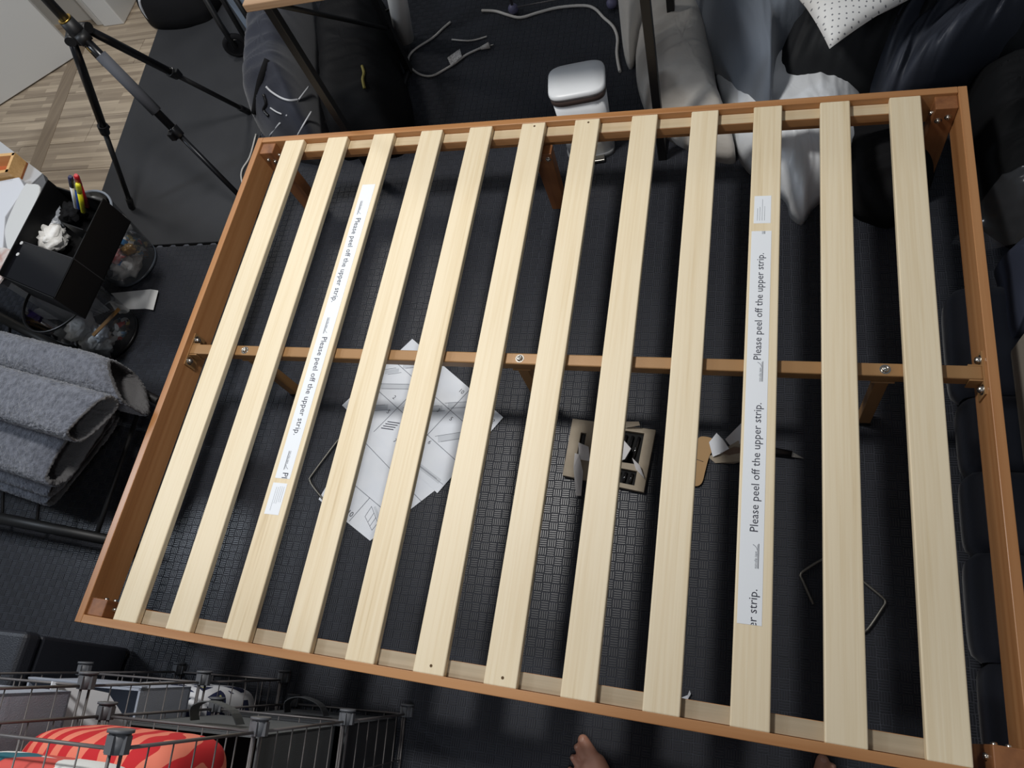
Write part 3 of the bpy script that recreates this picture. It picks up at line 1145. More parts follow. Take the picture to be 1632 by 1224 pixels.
flap([(922, 705), (938, 712), (940, 735), (922, 732)], (0.030, 0.034, 0.030, 0.026), torn_m, parent=bt)
flap([(916, 722), (923, 724), (929, 752), (926, 790), (918, 790), (914, 745)], (0.026, 0.03, 0.036, 0.02, 0.016, 0.03), torn_m, parent=bt)
flap([(993, 672), (1018, 672), (1020, 678), (996, 682)], (0.03, 0.04, 0.034, 0.02), card_m, parent=bt)
flap([(993, 700), (1006, 715), (996, 732), (988, 735)], (0.03, 0.04, 0.034, 0.02), torn_m, parent=bt)
flap([(1008, 730), (1020, 742), (1027, 762), (1014, 748)], (0.028, 0.032, 0.026, 0.022), torn_m, parent=bt)
# kraft card with rounded ends
kp = spline([U(a, b, 0) for a, b in ((1113, 700), (1122, 697), (1136, 701), (1139, 712), (1130, 730), (1124, 752), (1119, 770), (1110, 776), (1100, 770), (1098, 740), (1106, 715))], 4, True)
o = MB().prism([(p.x, p.y) for p in kp], 0.004, 0.007).cyl(U(1110, 732, 0.0071), U(1121, 736, 0.0071), 0.0007, n=5, mi=1).build(
    'kraft_card', [mat('brown kraft card', (176, 142, 100), 0.85), M['ink']], origin=tuple(U(1118, 737, 0)))
tag(o, 'brown kraft card with rounded ends and a slit', 'packaging')
# torn paper wrapper
wp = empty('torn_wrapper', U(1150, 715, 0), 'torn beige and white paper wrapper beside the kraft card', 'packaging')
flap([(1130, 705), (1142, 690), (1152, 700), (1162, 715), (1146, 724), (1136, 728)], (0.02, 0.03, 0.034, 0.03, 0.022, 0.012), M['paper'], 'white_scrap', wp)
flap([(1128, 728), (1150, 718), (1180, 700), (1185, 735), (1170, 739), (1140, 738)], (0.004, 0.02, 0.03, 0.02, 0.003, 0.002), card_m, 'card_scrap', wp)
flap([(1156, 700), (1182, 674), (1186, 705), (1165, 712)], (0.02, 0.045, 0.03, 0.02), torn_m, 'film_scrap', wp)
flap([(1148, 722), (1170, 712), (1188, 715), (1182, 730)], (0.022, 0.034, 0.03, 0.016), mat('brown card inside', (122, 102, 88), 0.85), 'brown_scrap', wp)
# knife
kn = empty('utility_knife', U(1255, 722, 0), 'black utility knife with a short blade right of the printed slat', 'knife')
ka, kb = U(1188, 712, 0.008), U(1262, 724, 0.008)
under(kn, MB().tube([ka, ka.lerp(kb, 0.5), kb], [0.009, 0.011, 0.009], 10).build('handle', M['black_plastic']))
kq = U(1282, 727, 0.006)
pp = Vector((-(kq - kb).y, (kq - kb).x, 0)).normalized() * 0.007
under(kn, MB().prism([(kb + pp)[:2], (kb - pp)[:2], (kq - pp)[:2]], 0.006, 0.0075).build('blade', M['bolt']))
# bent hex keys / steel bars
steel = mat('dull steel', (124, 122, 116), 0.4, 0.8)
for pts, lb in (([(556, 690), (543, 699), (536, 705), (497, 757), (494, 765), (498, 774), (512, 792), (530, 812)], 'bent steel bar leaning on the instruction sheets'),
                ([(1322, 888), (1306, 894), (1281, 910), (1276, 917), (1279, 925), (1296, 963)], 'bent steel bar left of the eleventh slat'),
                ([(1360, 912), (1376, 927), (1406, 952), (1411, 960), (1407, 968), (1382, 1004), (1370, 1005)], 'bent steel bar right of the eleventh slat')):
    q = [U(a, b, 0.006) for a, b in pts]
    o = MB().tube(spline(q, 4), 0.0032, 8).build('steel_bar', steel, origin=tuple(U(*pts[2], 0)))
    tag(o, lb, 'tool', 'bent steel bars on the mats')
# scrap of film
m = MB()
q = [U(1086, 1112, 0.003), U(1096, 1108, 0.008), U(1099, 1100, 0.012), U(1101, 1106, 0.008), U(1096, 1115, 0.004)]
m.add(q, [(0, 1, 2, 3, 4)])
tag(m.build('film_scrap', M['paper'], solid=0.0008, origin=tuple(U(1094, 1107, 0))), 'tiny curl of white film on the mat near the near rail', 'scrap')

# ------------------------------------------------------------------ tripod
ap = Vector((-0.45, 1.66, 0.69))
tri = empty('tripod', (ap.x, ap.y, 0), 'black camera tripod with spread legs on the rubber mat', 'tripod')
foam_grip = mat('grey foam grip', (70, 72, 78), 0.8)
feet = [U(395, 178, 0.012), U(210, 330, 0.012), Vector((-0.15, 1.455, 0.012))]
for k, ft in enumerate(feet):
    d = (ft - ap).normalized()
    out = Vector((d.x, d.y, 0)).normalized()
    s_ = ap + out * 0.030 + Vector((0, 0, -0.01))
    L_ = (ft - s_)
    lg = empty('leg', (0, 0, 0))
    mid = s_ + L_ * 0.48
    m = MB().tube([s_, s_ + L_ * 0.12, mid], [0.013, 0.0145, 0.0135], 12)
    lo = under(tri, m.build('leg', M['black_plastic']))
    bpy.data.objects.remove(lg)
    under(lo, MB().tube([mid, s_ + L_ * 0.985], [0.0095, 0.009], 10).build('lower_tube', M['black_metal'] if k != 2 else mat('anodised tube', (24, 25, 28), 0.35, 0.5)))
    under(lo, MB().cyl(mid - L_.normalized() * 0.02, mid + L_.normalized() * 0.018, 0.0185, 0.016, 14).box(tuple(mid + out.cross(Vector((0, 0, 1))) * 0.018), (0.02, 0.02, 0.03)).build('clamp', M['black_plastic'], bevel=0.002))
    under(lo, MB().ball(tuple(ft), 0.0125, 12, 8).cyl(ft, ft - L_.normalized() * 0.05, 0.0125, 0.013, 12).build('foot', M['black_plastic']))
    if k == 2:
        under(lo, MB().cyl(s_ + L_ * 0.08, s_ + L_ * 0.37, 0.019, 0.019, 16).build('foam_grip', foam_grip))
    under(lo, MB().cyl(s_ + out.cross(Vector((0, 0, 1))) * 0.02, s_ - out.cross(Vector((0, 0, 1))) * 0.02, 0.017, 0.017, 14).build('hinge', M['black_metal']))
under(tri, MB().cyl(ap + Vector((0, 0, -0.03)), ap + Vector((0, 0, 0.045)), 0.026, 0.022, 20).build('collar', M['black_metal']))
gold = mat('brass ring', (196, 162, 84), 0.3, 1.0)
under(tri, MB().cyl(ap + Vector((0, 0, 0.045)), ap + Vector((0, 0, 0.050)), 0.0205, 0.0205, 20).build('brass_ring', gold))
under(tri, MB().box(tuple(feet[2].lerp(ap, 0.93)), (0.022, 0.022, 0.02)).build('brass_badge', gold, bevel=0.002))
under(tri, MB().cyl(ap + Vector((0, 0, -0.12)), ap + Vector((0, 0, 0.52)), 0.0145, 0.0145, 14).build('centre_column', M['black_metal']))
under(tri, MB().ball(tuple(ap + Vector((0, 0, 0.55))), 0.03, 14, 10).cyl(ap + Vector((0, 0, 0.57)), ap + Vector((0, 0, 0.60)), 0.028, 0.028, 16).build('ball_head', M['black_metal']))

# ------------------------------------------------------------------ things at the top edge
o, on_ = mound('duffel_bag', UP([(212, -60), (222, 10), (236, 32), (262, 36), (300, 30), (338, 8), (350, -60)], 0.04), 0.16, M['black_cloth'],
               'charcoal duffel bag with pale piping on the wooden floor', 'bag', p=4, fold=0.01, seed=31)
pip = [on_(a, b, 0.012) for a, b in ((222, 0), (226, 14), (238, 30), (254, 34), (290, 29), (316, 17), (332, 7))]
tag(under(o, MB().tube(spline(pip, 4), 0.006, 6).build('piping', M['piping'])), 'pale grey piping')
# folding cart: wheel, forks, tubes
wc = U(376, 72, 0.055)
cart = empty('folding_cart', (wc.x, wc.y, 0), 'black folding cart with a small wheel beside the duffel bag', 'cart')
mw = MB()
ax = Vector((0.35, -0.93, 0)).normalized()
ux = Vector((0, 0, 1)).cross(ax)
ring = [wc + (ux * math.cos(t * PI / 12) + Vector((0, 0, 1)) * math.sin(t * PI / 12)) * 0.042 for t in range(24)]
under(cart, mw.tube(ring, 0.013, 10, closed=True).build('tyre', M['black_cloth']))
under(cart, MB().cyl(wc - ax * 0.012, wc + ax * 0.012, 0.034, 0.034, 20).build('hub', M['black_plastic']))
under(cart, MB().tube([wc + ax * 0.02, wc + ax * 0.022 + Vector((-0.02, 0.03, 0.10)), wc + Vector((-0.06, 0.12, 0.42))], 0.012, 8).build('fork', M['black_metal']))
under(cart, MB().tube([wc + Vector((0.10, -0.05, 0.02 - 0.045)), wc + Vector((0.03, 0.10, 0.45))], 0.011, 8).build('tube', M['black_metal']))
under(cart, MB().tube([wc + Vector((0.16, -0.03, -0.045)), wc + Vector((0.13, 0.02, 0.30))], 0.011, 8).build('tube', M['black_metal']))
# storage box in pale plastic
sb = empty('storage_box', (-0.48, 2.52, 0), 'pale blue plastic storage box behind the folding cart', 'box')
sbm = mat('pale blue plastic', (150, 164, 182), 0.3, trans=0.2)
Mx = Matrix.Translation((-0.44, 2.56, 0)) @ Matrix.Rotation(0.35, 4, 'Z')
under(sb, MB().box((0, 0, 0.13), (0.22, 0.32, 0.26), Mx).build('body', sbm, bevel=0.012))
under(sb, MB().box((0, 0, 0.27), (0.24, 0.34, 0.022), Mx).build('lid', mat('frosted white plastic', (206, 212, 220), 0.4), bevel=0.008))
# navy backpack
bpk, on_ = mound('backpack', UP([(402, 190), (425, 214), (470, 226), (500, 222), (500, 170), (494, 100), (492, 20), (480, -30), (425, -20), (412, 60), (408, 130)], 0.12), 0.30, M['navy_cloth'],
                 'navy backpack with white piping behind the left bed corner', 'backpack', p=3.2, fold=0.02, ff=10, fdir=0.3, seed=33)
for pts, r, mt, nm in (([(424, 138), (432, 146), (448, 156), (462, 160), (475, 159)], 0.004, 'piping', 'piping'),
                       ([(431, 172), (440, 178), (449, 182)], 0.003, 'piping', 'piping'),
                       ([(492, 138), (475, 160), (456, 185)], 0.003, 'piping', 'strap_edge'),
                       ([(446, 196), (430, 216)], 0.003, 'piping', 'strap_edge'),
                       ([(496, 178), (484, 198), (474, 216)], 0.003, 'piping', 'strap_edge'),
                       ([(420, 150), (424, 165), (420, 175), (428, 185)], 0.006, 'black_plastic', 'buckle'),
                       ([(426, 95), (414, 130), (405, 180)], 0.012, 'black_cloth', 'strap')):
    q = [on_(a, b, 0.004) for a, b in pts]
    under(bpk, MB().tube(spline(q, 4), r, 6).build(nm, M[mt]))
# black bag
bag, on_ = mound('holdall', UP([(520, 212), (560, 214), (622, 208), (640, 150), (618, 60), (600, -20), (530, -30), (508, 40), (512, 130)], 0.12), 0.24, mat('deep black nylon', (9, 9, 11), 0.7, bump=(300, 0.2), spec=0.2),
                 'large black holdall under the desk right of the backpack', 'bag', p=4, fold=0.016, seed=35)
q = [on_(a, b, 0.004) for a, b in ((577, 105), (580, 116), (578, 126), (581, 141))]
tag(under(bag, MB().tube(spline(q, 4), [0.005] * 13, 6).build('zip_pull', mat('olive yellow cord', (140, 128, 60), 0.6))), 'olive yellow zip pull')
# desk with black steel frame and wooden top
desk = empty('desk', (0.8, 1.95, 0), 'desk with black steel frame and wooden top at the upper edge', 'desk')
wt = wood('oak top', (158, 128, 100), (142, 112, 84), (118, 92, 68), 0, 0.5)
dtop = under(desk, MB().bb(-0.535, 0.535, -0.30, 0.30, -0.012, 0.012).build('top', wt, bevel=0.003))
dtop.location = (0.776, 1.876, 0.760)
dtop.rotation_euler = (0, 0, math.radians(1.8))
for x, y in ((0.285, 1.612), (1.290, 1.650), (0.285, 2.14), (1.290, 2.14)):
    under(desk, MB().bb(x - 0.0125, x + 0.0125, y - 0.0125, y + 0.0125, 0.0, 0.748).build('leg', M['black_metal'], bevel=0.002))
for a, b in (((0.285, 1.62, 0.73), (0.285, 2.135, 0.73)), ((1.290, 1.65, 0.73), (1.290, 2.135, 0.73)), ((0.29, 1.612, 0.735), (1.285, 1.65, 0.735)),
             ((1.290, 1.65, 0.018), (1.290, 2.135, 0.018)), ((0.285, 1.62, 0.018), (0.285, 2.135, 0.018))):
    under(desk, MB().cyl(a, b, 0.010, 0.010, 8).build('rail', M['black_metal']))
under(desk, MB().cyl((0.285, 1.62, 0.725), (0.285, 2.12, 0.22), 0.008, 0.008, 8).build('brace', M['black_metal']))
# white tube
ta, tb = U(645, 61, 0.03), U(622, -60, 0.36)
o = MB()
o.cyl(ta, tb, 0.037, 0.037, 24, caps=False)
o.cyl(ta, tb, 0.020, 0.020, 20, caps=False)
d_ = (tb - ta).normalized()
for pnt, s_ in ((ta, 1), (tb, -1)):
    a_ = d_.orthogonal().normalized(); c_ = d_.cross(a_)
    ro = [pnt + (a_ * math.cos(t * PI / 12) + c_ * math.sin(t * PI / 12)) * 0.037 for t in range(24)]
    ri = [pnt + (a_ * math.cos(t * PI / 12) + c_ * math.sin(t * PI / 12)) * 0.020 for t in range(24)]
    o.add(ro + ri, [(i, (i + 1) % 24, 24 + (i + 1) % 24, 24 + i) for i in range(24)])
o = o.build('paper_roll', mat('off white paper roll', (205, 203, 200), 0.8), origin=(ta.x, ta.y, 0))
tag(o, 'white paper roll lying under the desk', 'roll')
rod = MB().tube([U(590, 32, 0.10), U(625, 12, 0.13), U(680, -20, 0.16)], 0.006, 8).build('steel_rod', M['black_metal'], origin=tuple(U(590, 32, 0)))
tag(rod, 'thin black rod crossing in front of the white paper roll', 'rod')
# cords
cordm = mat('white cord', (196, 192, 186), 0.5)
cord1 = empty('power_cord', U(690, 120, 0), 'short white power cord with plug and paper tag under the desk', 'cord')
q = [U(a, b, 0.005) for a, b in ((718, 35), (706, 45), (690, 60), (662, 78), (651, 92), (654, 106), (668, 118), (688, 121), (710, 110), (726, 100), (742, 88), (758, 80), (770, 75))]
under(cord1, MB().tube(spline(q, 4), 0.0042, 8).build('cable', cordm))
under(cord1, MB().cyl(U(766, 77, 0.007), U(780, 72, 0.009), 0.006, 0.012, 12).cyl(U(780, 73, 0.007), U(787, 71, 0.007), 0.002, 0.002, 6, mi=1).build('plug', [cordm, M['bolt']]))
m = MB()
m.add([U(713, 92, 0.012), U(733, 78, 0.02), U(736, 90, 0.014), U(719, 106, 0.008)], [(0, 1, 2, 3)])
under(cord1, m.build('paper_tag', mat('printed tag', (190, 188, 186), 0.7, var=((120, 118, 118), 180)), solid=0.0006))
o = MB().tube(spline([U(a, b, 0.004) for a, b in ((720, 63), (745, 65), (760, 63), (776, 58))], 4), 0.003, 6).build('thin_wire', cordm, origin=tuple(U(745, 65, 0)))
tag(o, 'thin pale wire between the two white cords', 'wire')
q = [U(a, b, 0.005) for a, b in ((768, 17), (790, 18), (810, 24), (830, 28), (858, 20), (890, 12), (930, 9), (948, 14), (962, 28), (977, 42), (984, 60), (983, 82), (985, 100), (988, 114))]
o = MB().tube(spline(q, 4), 0.0055, 8).build('extension_cord', cordm, origin=tuple(U(860, 20, 0)))
tag(o, 'long white cord curving round to the small taupe pillow', 'cord')
o = MB().tube(spline([U(a, b, 0.006) for a, b in ((408, 214), (398, 250), (386, 270), (385, 286), (392, 300), (420, 310))], 4), 0.0035, 6).build('thin_cable', cordm, origin=tuple(U(386, 275, 0)))
tag(o, 'thin white cable looping outside the far left bed corner', 'cable')
# wire rack feet at the very top
rk = empty('wire_rack', U(900, 0, 0), 'wire rack on grey ball casters behind the white cord', 'rack')
cm = mat('lilac grey caster', (96, 94, 122), 0.5)
for a, b in ((818, 14), (975, 5)):
    p = U(a, b, 0.02)
    under(rk, MB().ball(tuple(p), 0.02, 14, 10).build('caster', cm))
    under(rk, MB().cyl(p + Vector((0, 0, 0.018)), p + Vector((0, 0.01, 0.5)), 0.006, 0.006, 8).build('post', M['grey_wire']))
under(rk, MB().tube([U(824, 11, 0.03), U(884, 0, 0.03), U(940, -10, 0.03)], 0.0025, 6).build('wire', M['grey_wire']))

# white pedal bin
pbn = empty('pedal_bin', (1.050, 1.716, 0), 'white pedal bin with brown rim band behind the far rail', 'bin', rot=(0, 0, 0.14))


def rsq(wd, dp, e=4.5, n=48):
    return [(wd / 2 * math.copysign(abs(math.cos(2 * PI * i / n)) ** (2 / e), math.cos(2 * PI * i / n)),
             dp / 2 * math.copysign(abs(math.sin(2 * PI * i / n)) ** (2 / e), math.sin(2 * PI * i / n))) for i in range(n)]


def loft(secs, mi=0):
    m = MB()
    n = 48
    vs_ = []
    for wd, dp, z in secs:
        vs_ += [(x, y, z) for x, y in rsq(wd, dp)]
    fs = []
    for k in range(len(secs) - 1):
        fs += [(k * n + i, k * n + (i + 1) % n, (k + 1) * n + (i + 1) % n, (k + 1) * n + i) for i in range(n)]
    m.add(vs_, fs, mi, True)
    m.add(vs_[:n], [tuple(range(n - 1, -1, -1))], mi)
    m.add(vs_[-n:], [tuple(range(n))], mi)
    return m


loft([(0.15, 0.115, 0.018), (0.154, 0.118, 0.10), (0.164, 0.127, 0.247)]).build('body', M['white_plastic'], pbn)
loft([(0.168, 0.130, 0.247), (0.171, 0.133, 0.251), (0.172, 0.134, 0.272)]).build('rim_band', mat('brown band', (74, 62, 58), 0.4), pbn)
loft([(0.174, 0.136, 0.272), (0.175, 0.137, 0.278), (0.172, 0.134, 0.285), (0.164, 0.126, 0.289), (0.10, 0.08, 0.2915), (0.01, 0.01, 0.292)]).build('lid', M['white_plastic'], pbn)
loft([(0.158, 0.124, 0.0), (0.158, 0.124, 0.016), (0.154, 0.12, 0.018)]).build('base', mat('grey base', (120, 122, 124), 0.5), pbn)
MB().box((0.02, -0.068, 0.012), (0.05, 0.03, 0.008)).build('pedal', M['bolt'], pbn, bevel=0.002)

# ------------------------------------------------------------------ left side: cabinet, organiser, bins
zc = 0.40
k0, k1 = U(-110, 142, zc), U(67, 276, zc)
cabp = [k0, k1, U(72, 290, zc), U(80, 322, zc), U(4, 452, zc), U(-170, 470, zc)]
cab = empty('side_table', (-1.0, 1.2, 0), 'white side table with jointed top panels at the left edge', 'table')
wp_ = mat('grey white board', (172, 173, 174), 0.5)
under(cab, MB().prism([p[:2] for p in cabp], zc - 0.022, zc - 0.004).build('top_board', mat('grey board core', (84, 85, 87), 0.6)))
dd_ = (k1 - k0).normalized()
bb_ = Vector((-0.5, -0.866, 0))


def cpan(a0, a1, b0, b1, nm):
    q = [k0 + dd_ * a + bb_ * b for a, b in ((a0, b0), (a1, b0), (a1, b1), (a0, b1))]
    under(cab, MB().prism([p[:2] for p in q], zc - 0.004, zc).build(nm, wp_, bevel=0.0008))


Lk = (k1 - k0).length
cpan(0, Lk, 0, 0.062, 'edge_board')
aa = Lk - 0.02
while aa > 0.05:
    cpan(max(0, aa - 0.118), aa, 0.067, 0.42, 'top_panel')
    aa -= 0.122
for px_, py_ in ((-90, 165), (58, 280), (-20, 430)):
    p = U(px_, py_, zc - 0.022)
    p = p + (Vector((-1.05, 1.2, p.z)) - p) * 0.12
    under(cab, MB().bb(p.x - 0.02, p.x + 0.02, p.y - 0.02, p.y + 0.02, -0.012, zc - 0.022).build('leg', wp_))
# wooden tray
trm = wood('light wood tray', (214, 172, 116), (200, 156, 100), (176, 130, 80), 0, 0.45)
tp = [U(24, 243, 0.455), U(12, 274, 0.455), U(-70, 286, 0.455), U(-60, 250, 0.455)]
tr = empty('wooden_tray', (tp[1] + Vector((-0.05, 0.02, 0)))[:2] + (zc,), 'light wooden tray with orange inside on the side table', 'tray')
m = MB()
for a, b in zip(tp, tp[1:] + tp[:1]):
    d = (b - a).normalized()
    n = Vector((-d.y, d.x, 0)) * 0.012
    n = n if n.dot(sum(tp, Vector()) / 4 - a) > 0 else -n
    m.prism([a[:2], b[:2], (b + n)[:2], (a + n)[:2]], zc + 0.0005, 0.455)
under(tr, m.build('tray_side', trm))
under(tr, MB().prism([p[:2] for p in tp], zc + 0.0005, zc + 0.008).build('tray_bottom', mat('orange tray lining', (190, 100, 56), 0.5)))
# white container with rounded corners, papers
wq = [U(46, 294, 0.437), U(62, 306, 0.437), U(20, 394, 0.437), U(8, 376, 0.437), U(12, 350, 0.437), U(36, 300, 0.437)]
wcn = empty('white_container', (wq[2].x, wq[2].y, zc), 'white plastic container with a rounded lid next to the black organiser', 'container')
sp = spline(wq, 5, True)
under(wcn, MB().prism([(p.x, p.y) for p in sp], zc + 0.0005, 0.426).build('body', mat('pale grey plastic', (190, 191, 190), 0.4), bevel=0.003))
cc = sum(sp, Vector()) / len(sp)
under(wcn, MB().prism([((p - cc) * 1.04 + cc)[:2] for p in sp], 0.426, 0.437).build('lid', mat('pale grey plastic lid', (196, 197, 196), 0.4), bevel=0.004, seg=3))
wq = [U(30, 282, 0.43), U(40, 298, 0.43), U(8, 345, 0.43), U(4, 400, 0.43), U(-60, 420, 0.43), U(-60, 300, 0.43)]
o = MB().prism([p[:2] for p in wq], zc + 0.0008, 0.43).build('paper_pad', mat('paper pad', (198, 200, 205), 0.7), bevel=0.003, origin=tuple(wq[0]))
tag(o, 'stack of white paper left of the white container', 'paper')
o = MB().prism([p[:2] for p in (U(8, 395, 0.435), U(22, 400, 0.435), U(14, 430, 0.435), U(-2, 452, 0.435), U(-60, 440, 0.435), U(-50, 400, 0.435))], 0.4308, 0.437).build(
    'printed_leaflet', mat('printed leaflet', (196, 192, 188), 0.6, var=((166, 128, 118), 26)), origin=tuple(U(8, 420, 0.435)))
tag(o, 'white leaflet with red print at the left edge', 'paper')
# black organiser clipped to the table edge
zt, zb = 0.445, 0.325
P1, P2, P3, P4 = U(80, 290, zt), U(165, 316, zt), U(86, 476, zt), U(2, 440, zt)
og = empty('desk_organiser', (P3.x, P3.y, zb), 'black plastic organiser with punched back clipped over the clear bins', 'organiser')
blk = mat('matt black plastic', (6, 6, 7), 0.5, spec=0.3)
gl_blk = mat('glossy black plastic', (10, 10, 14), 0.12)


def wall_seg(m, a, b, th, z0, z1):
    d = (b - a).normalized()
    n = Vector((-d.y, d.x, 0)) * th
    m.prism([a[:2], b[:2], (b + n)[:2], (a + n)[:2]], z0, z1)


m = MB()
wall_seg(m, P1, P4, 0.004, zb, zt + 0.012)
under(og, m.build('back_wall', blk))
m = MB()
wall_seg(m, P2, P1, 0.004, zb, zt - 0.02)
wall_seg(m, P3, P2, 0.004, zb, zt)
wall_seg(m, P4, P3, 0.004, zb, zt)
under(og, m.build('side_wall', blk))
under(og, MB().prism([p[:2] for p in (P1, P2, P3, P4)], zb, zb + 0.004).build('bottom', blk))
dA, dB = P4.lerp(P1, 0.36), P3.lerp(P2, 0.38)
m = MB()
wall_seg(m, dA, dB, 0.003, zb, zt)
under(og, m.build('divider', mat('grey divider edge', (40, 40, 42), 0.3)))
under(og, MB().prism([p[:2] for p in (dA, dB, P3, P4)], zt - 0.006, zt).build('cover', gl_blk, bevel=0.002))
pA, pB = P1.lerp(P2, 0.48), P4.lerp(P3, 0.48)
m = MB()
wall_seg(m, P1.lerp(P2, 0.62).lerp(P4.lerp(P3, 0.62), 0.36), P2.lerp(P3, 0.36), 0.003, zb, zt + 0.015)
under(og, m.build('pen_pocket', blk))
hmt = mat('pale wall behind hole', (186, 186, 184), 0.6)
dch = (P1 - P4).normalized()
nn = Vector((dch.y, -dch.x, 0))
for px_, py_ in ((74, 337), (67, 353), (60, 370)):
    p = U(px_, py_, zt - 0.03)
    c_ = P4 + dch * (p - P4).dot(dch)
    cc_ = Vector((c_.x, c_.y, zt - 0.028)) + nn * 0.0002
    under(og, MB().cyl(cc_ - dch * 0 - nn * 0.0008, cc_ + nn * 0.0006, 0.0075, 0.0075, 14).build('punched_hole', hmt))
for px_, py_ in ((34, 387), (28, 405)):
    p = U(px_, py_, zt + 0.002)
    under(og, MB().cyl(p + Vector((0, 0, -0.002)), p + Vector((0, 0, 0.0002)), 0.006, 0.006, 12).build('punched_hole', hmt))
# pens
for (a, za), (b, zb_), cbody, ccap, lb in (
        (((122, 330), 0.40), ((112, 281), 0.56), (238, 238, 240), (30, 32, 70), 'white pen with dark cap in the black organiser'),
        (((127, 331), 0.40), ((119, 285), 0.54), (38, 84, 190), (225, 228, 232), 'blue marker in the black organiser'),
        (((133, 337), 0.40), ((124, 292), 0.54), (228, 224, 40), (236, 232, 60), 'yellow highlighter in the black organiser'),
        (((139, 328), 0.40), ((121, 279), 0.57), (214, 40, 48), (190, 30, 40), 'red marker in the black organiser')):
    p, q = U(*a, za), U(*b, zb_)
    o = empty('marker_pen', tuple(p), lb, 'pen', 'pens in the black organiser')
    under(o, MB().cyl(p, p.lerp(q, 0.72), 0.0074, 0.0074, 12).build('barrel', mat('pen barrel', cbody, 0.4)))
    under(o, MB().tube([p.lerp(q, 0.70), p.lerp(q, 0.95), q], [0.0080, 0.0078, 0.005], 12).build('cap', mat('pen cap', ccap, 0.4)))


def crumple(name, c, r, mt, label, cat, sc=(1, 1, 1), seed=0, group=None, amp=0.45, f=2.2):
    m = MB().ball((0, 0, 0), 1.0, 22, 14)
    for i, v in enumerate(m.v):
        k = 1 + amp * (abs(noise.noise(v * f + Vector((seed, 0, seed)))) * 2 - 0.5) + amp * 0.4 * noise.noise(v * f * 3 + Vector((seed, 5, 0)))
        m.v[i] = Vector(c) + Vector((v.x * sc[0], v.y * sc[1], v.z * sc[2])) * (r * k)
    o = m.build(name, mt, origin=c)
    return tag(o, label, cat, group)


tissue = mat('crumpled tissue', (226, 224, 220), 0.85, bump=(60, 0.6))
tissue2 = mat('grey tissue', (200, 200, 198), 0.85, bump=(60, 0.6))
q = U(84, 380, 0.375)
crumple('crumpled_tissue', tuple(q), 0.045, tissue, 'crumpled white bag stuffed in the black organiser', 'tissue', (1.0, 1.1, 0.8), 3)
q = U(90, 352, 0.365)
crumple('plastic_wrapper', tuple(q), 0.036, mat('hazy plastic wrap', (150, 154, 160), 0.3), 'hazy plastic wrapper behind the crumpled white bag', 'wrapper', (0.8, 1.4, 0.7), 5)
q = U(113, 338, 0.37)
crumple('black_pouch', tuple(q), 0.034, M['black_cloth'], 'black pouch below the pens in the organiser', 'pouch', (1.1, 1.1, 0.8), 8)


def clear_bin(c, r0, r1, h, label, wallm, rimm, basem, tiltv=(0, 0)):
    o = empty('waste_bin', (c[0], c[1], 0), label, 'bin')
    Mt = Matrix.Rotation(tiltv[0], 4, 'X') @ Matrix.Rotation(tiltv[1], 4, 'Y')
    MB().lathe([(r0 * 0.96, 0.012), (r0, 0.02), (r1, h)], n=40, M=Mt).build('wall', wallm, o)
    MB().tube([Mt @ Vector((r1 * math.cos(t * PI / 20), r1 * math.sin(t * PI / 20), h)) for t in range(40)], 0.0045, 8, closed=True).build('rim', rimm, o)
    MB().lathe([(0.001, 0.004), (r0 * 0.9, 0.003), (r0 * 0.97, 0.0), (r0 * 1.0, 0.014), (r0 * 0.9, 0.012), (0.001, 0.012)], n=40, M=Mt).build('base', basem, o)
    return o


glassy = clear('clear bin plastic', (250, 251, 253), 0.10, 0.06)
smoky = clear('smoky bin plastic', (232, 233, 235), 0.07, 0.06)
b1 = (-0.665, 1.265)
clear_bin(b1, 0.105, 0.132, 0.27, 'clear round waste bin full of litter below the pens', glassy, mat('clear rim', (150, 156, 164), 0.2, trans=0.3), mat('clear base', (70, 76, 84), 0.25))
b2 = (-0.615, 0.960)
clear_bin(b2, 0.105, 0.128, 0.26, 'dark based round waste bin near the folded towels', smoky, M['black_plastic'], M['black_plastic'])
blue = mat('blue wrapper', (58, 112, 158), 0.35)
red = mat('red wrapper', (180, 50, 52), 0.35)
gold_w = mat('gold wrapper', (168, 128, 60), 0.35)
brown = mat('brown card strip', (164, 118, 60), 0.7)
multi = pattern('printed wrappers', 'colour', [(0.0, (60, 62, 58)), (0.2, (200, 200, 196)), (0.4, (120, 96, 70)), (0.55, (170, 60, 50)), (0.65, (40, 44, 46)), (0.8, (90, 130, 160)), (0.9, (214, 190, 110))], 55, 0.4)
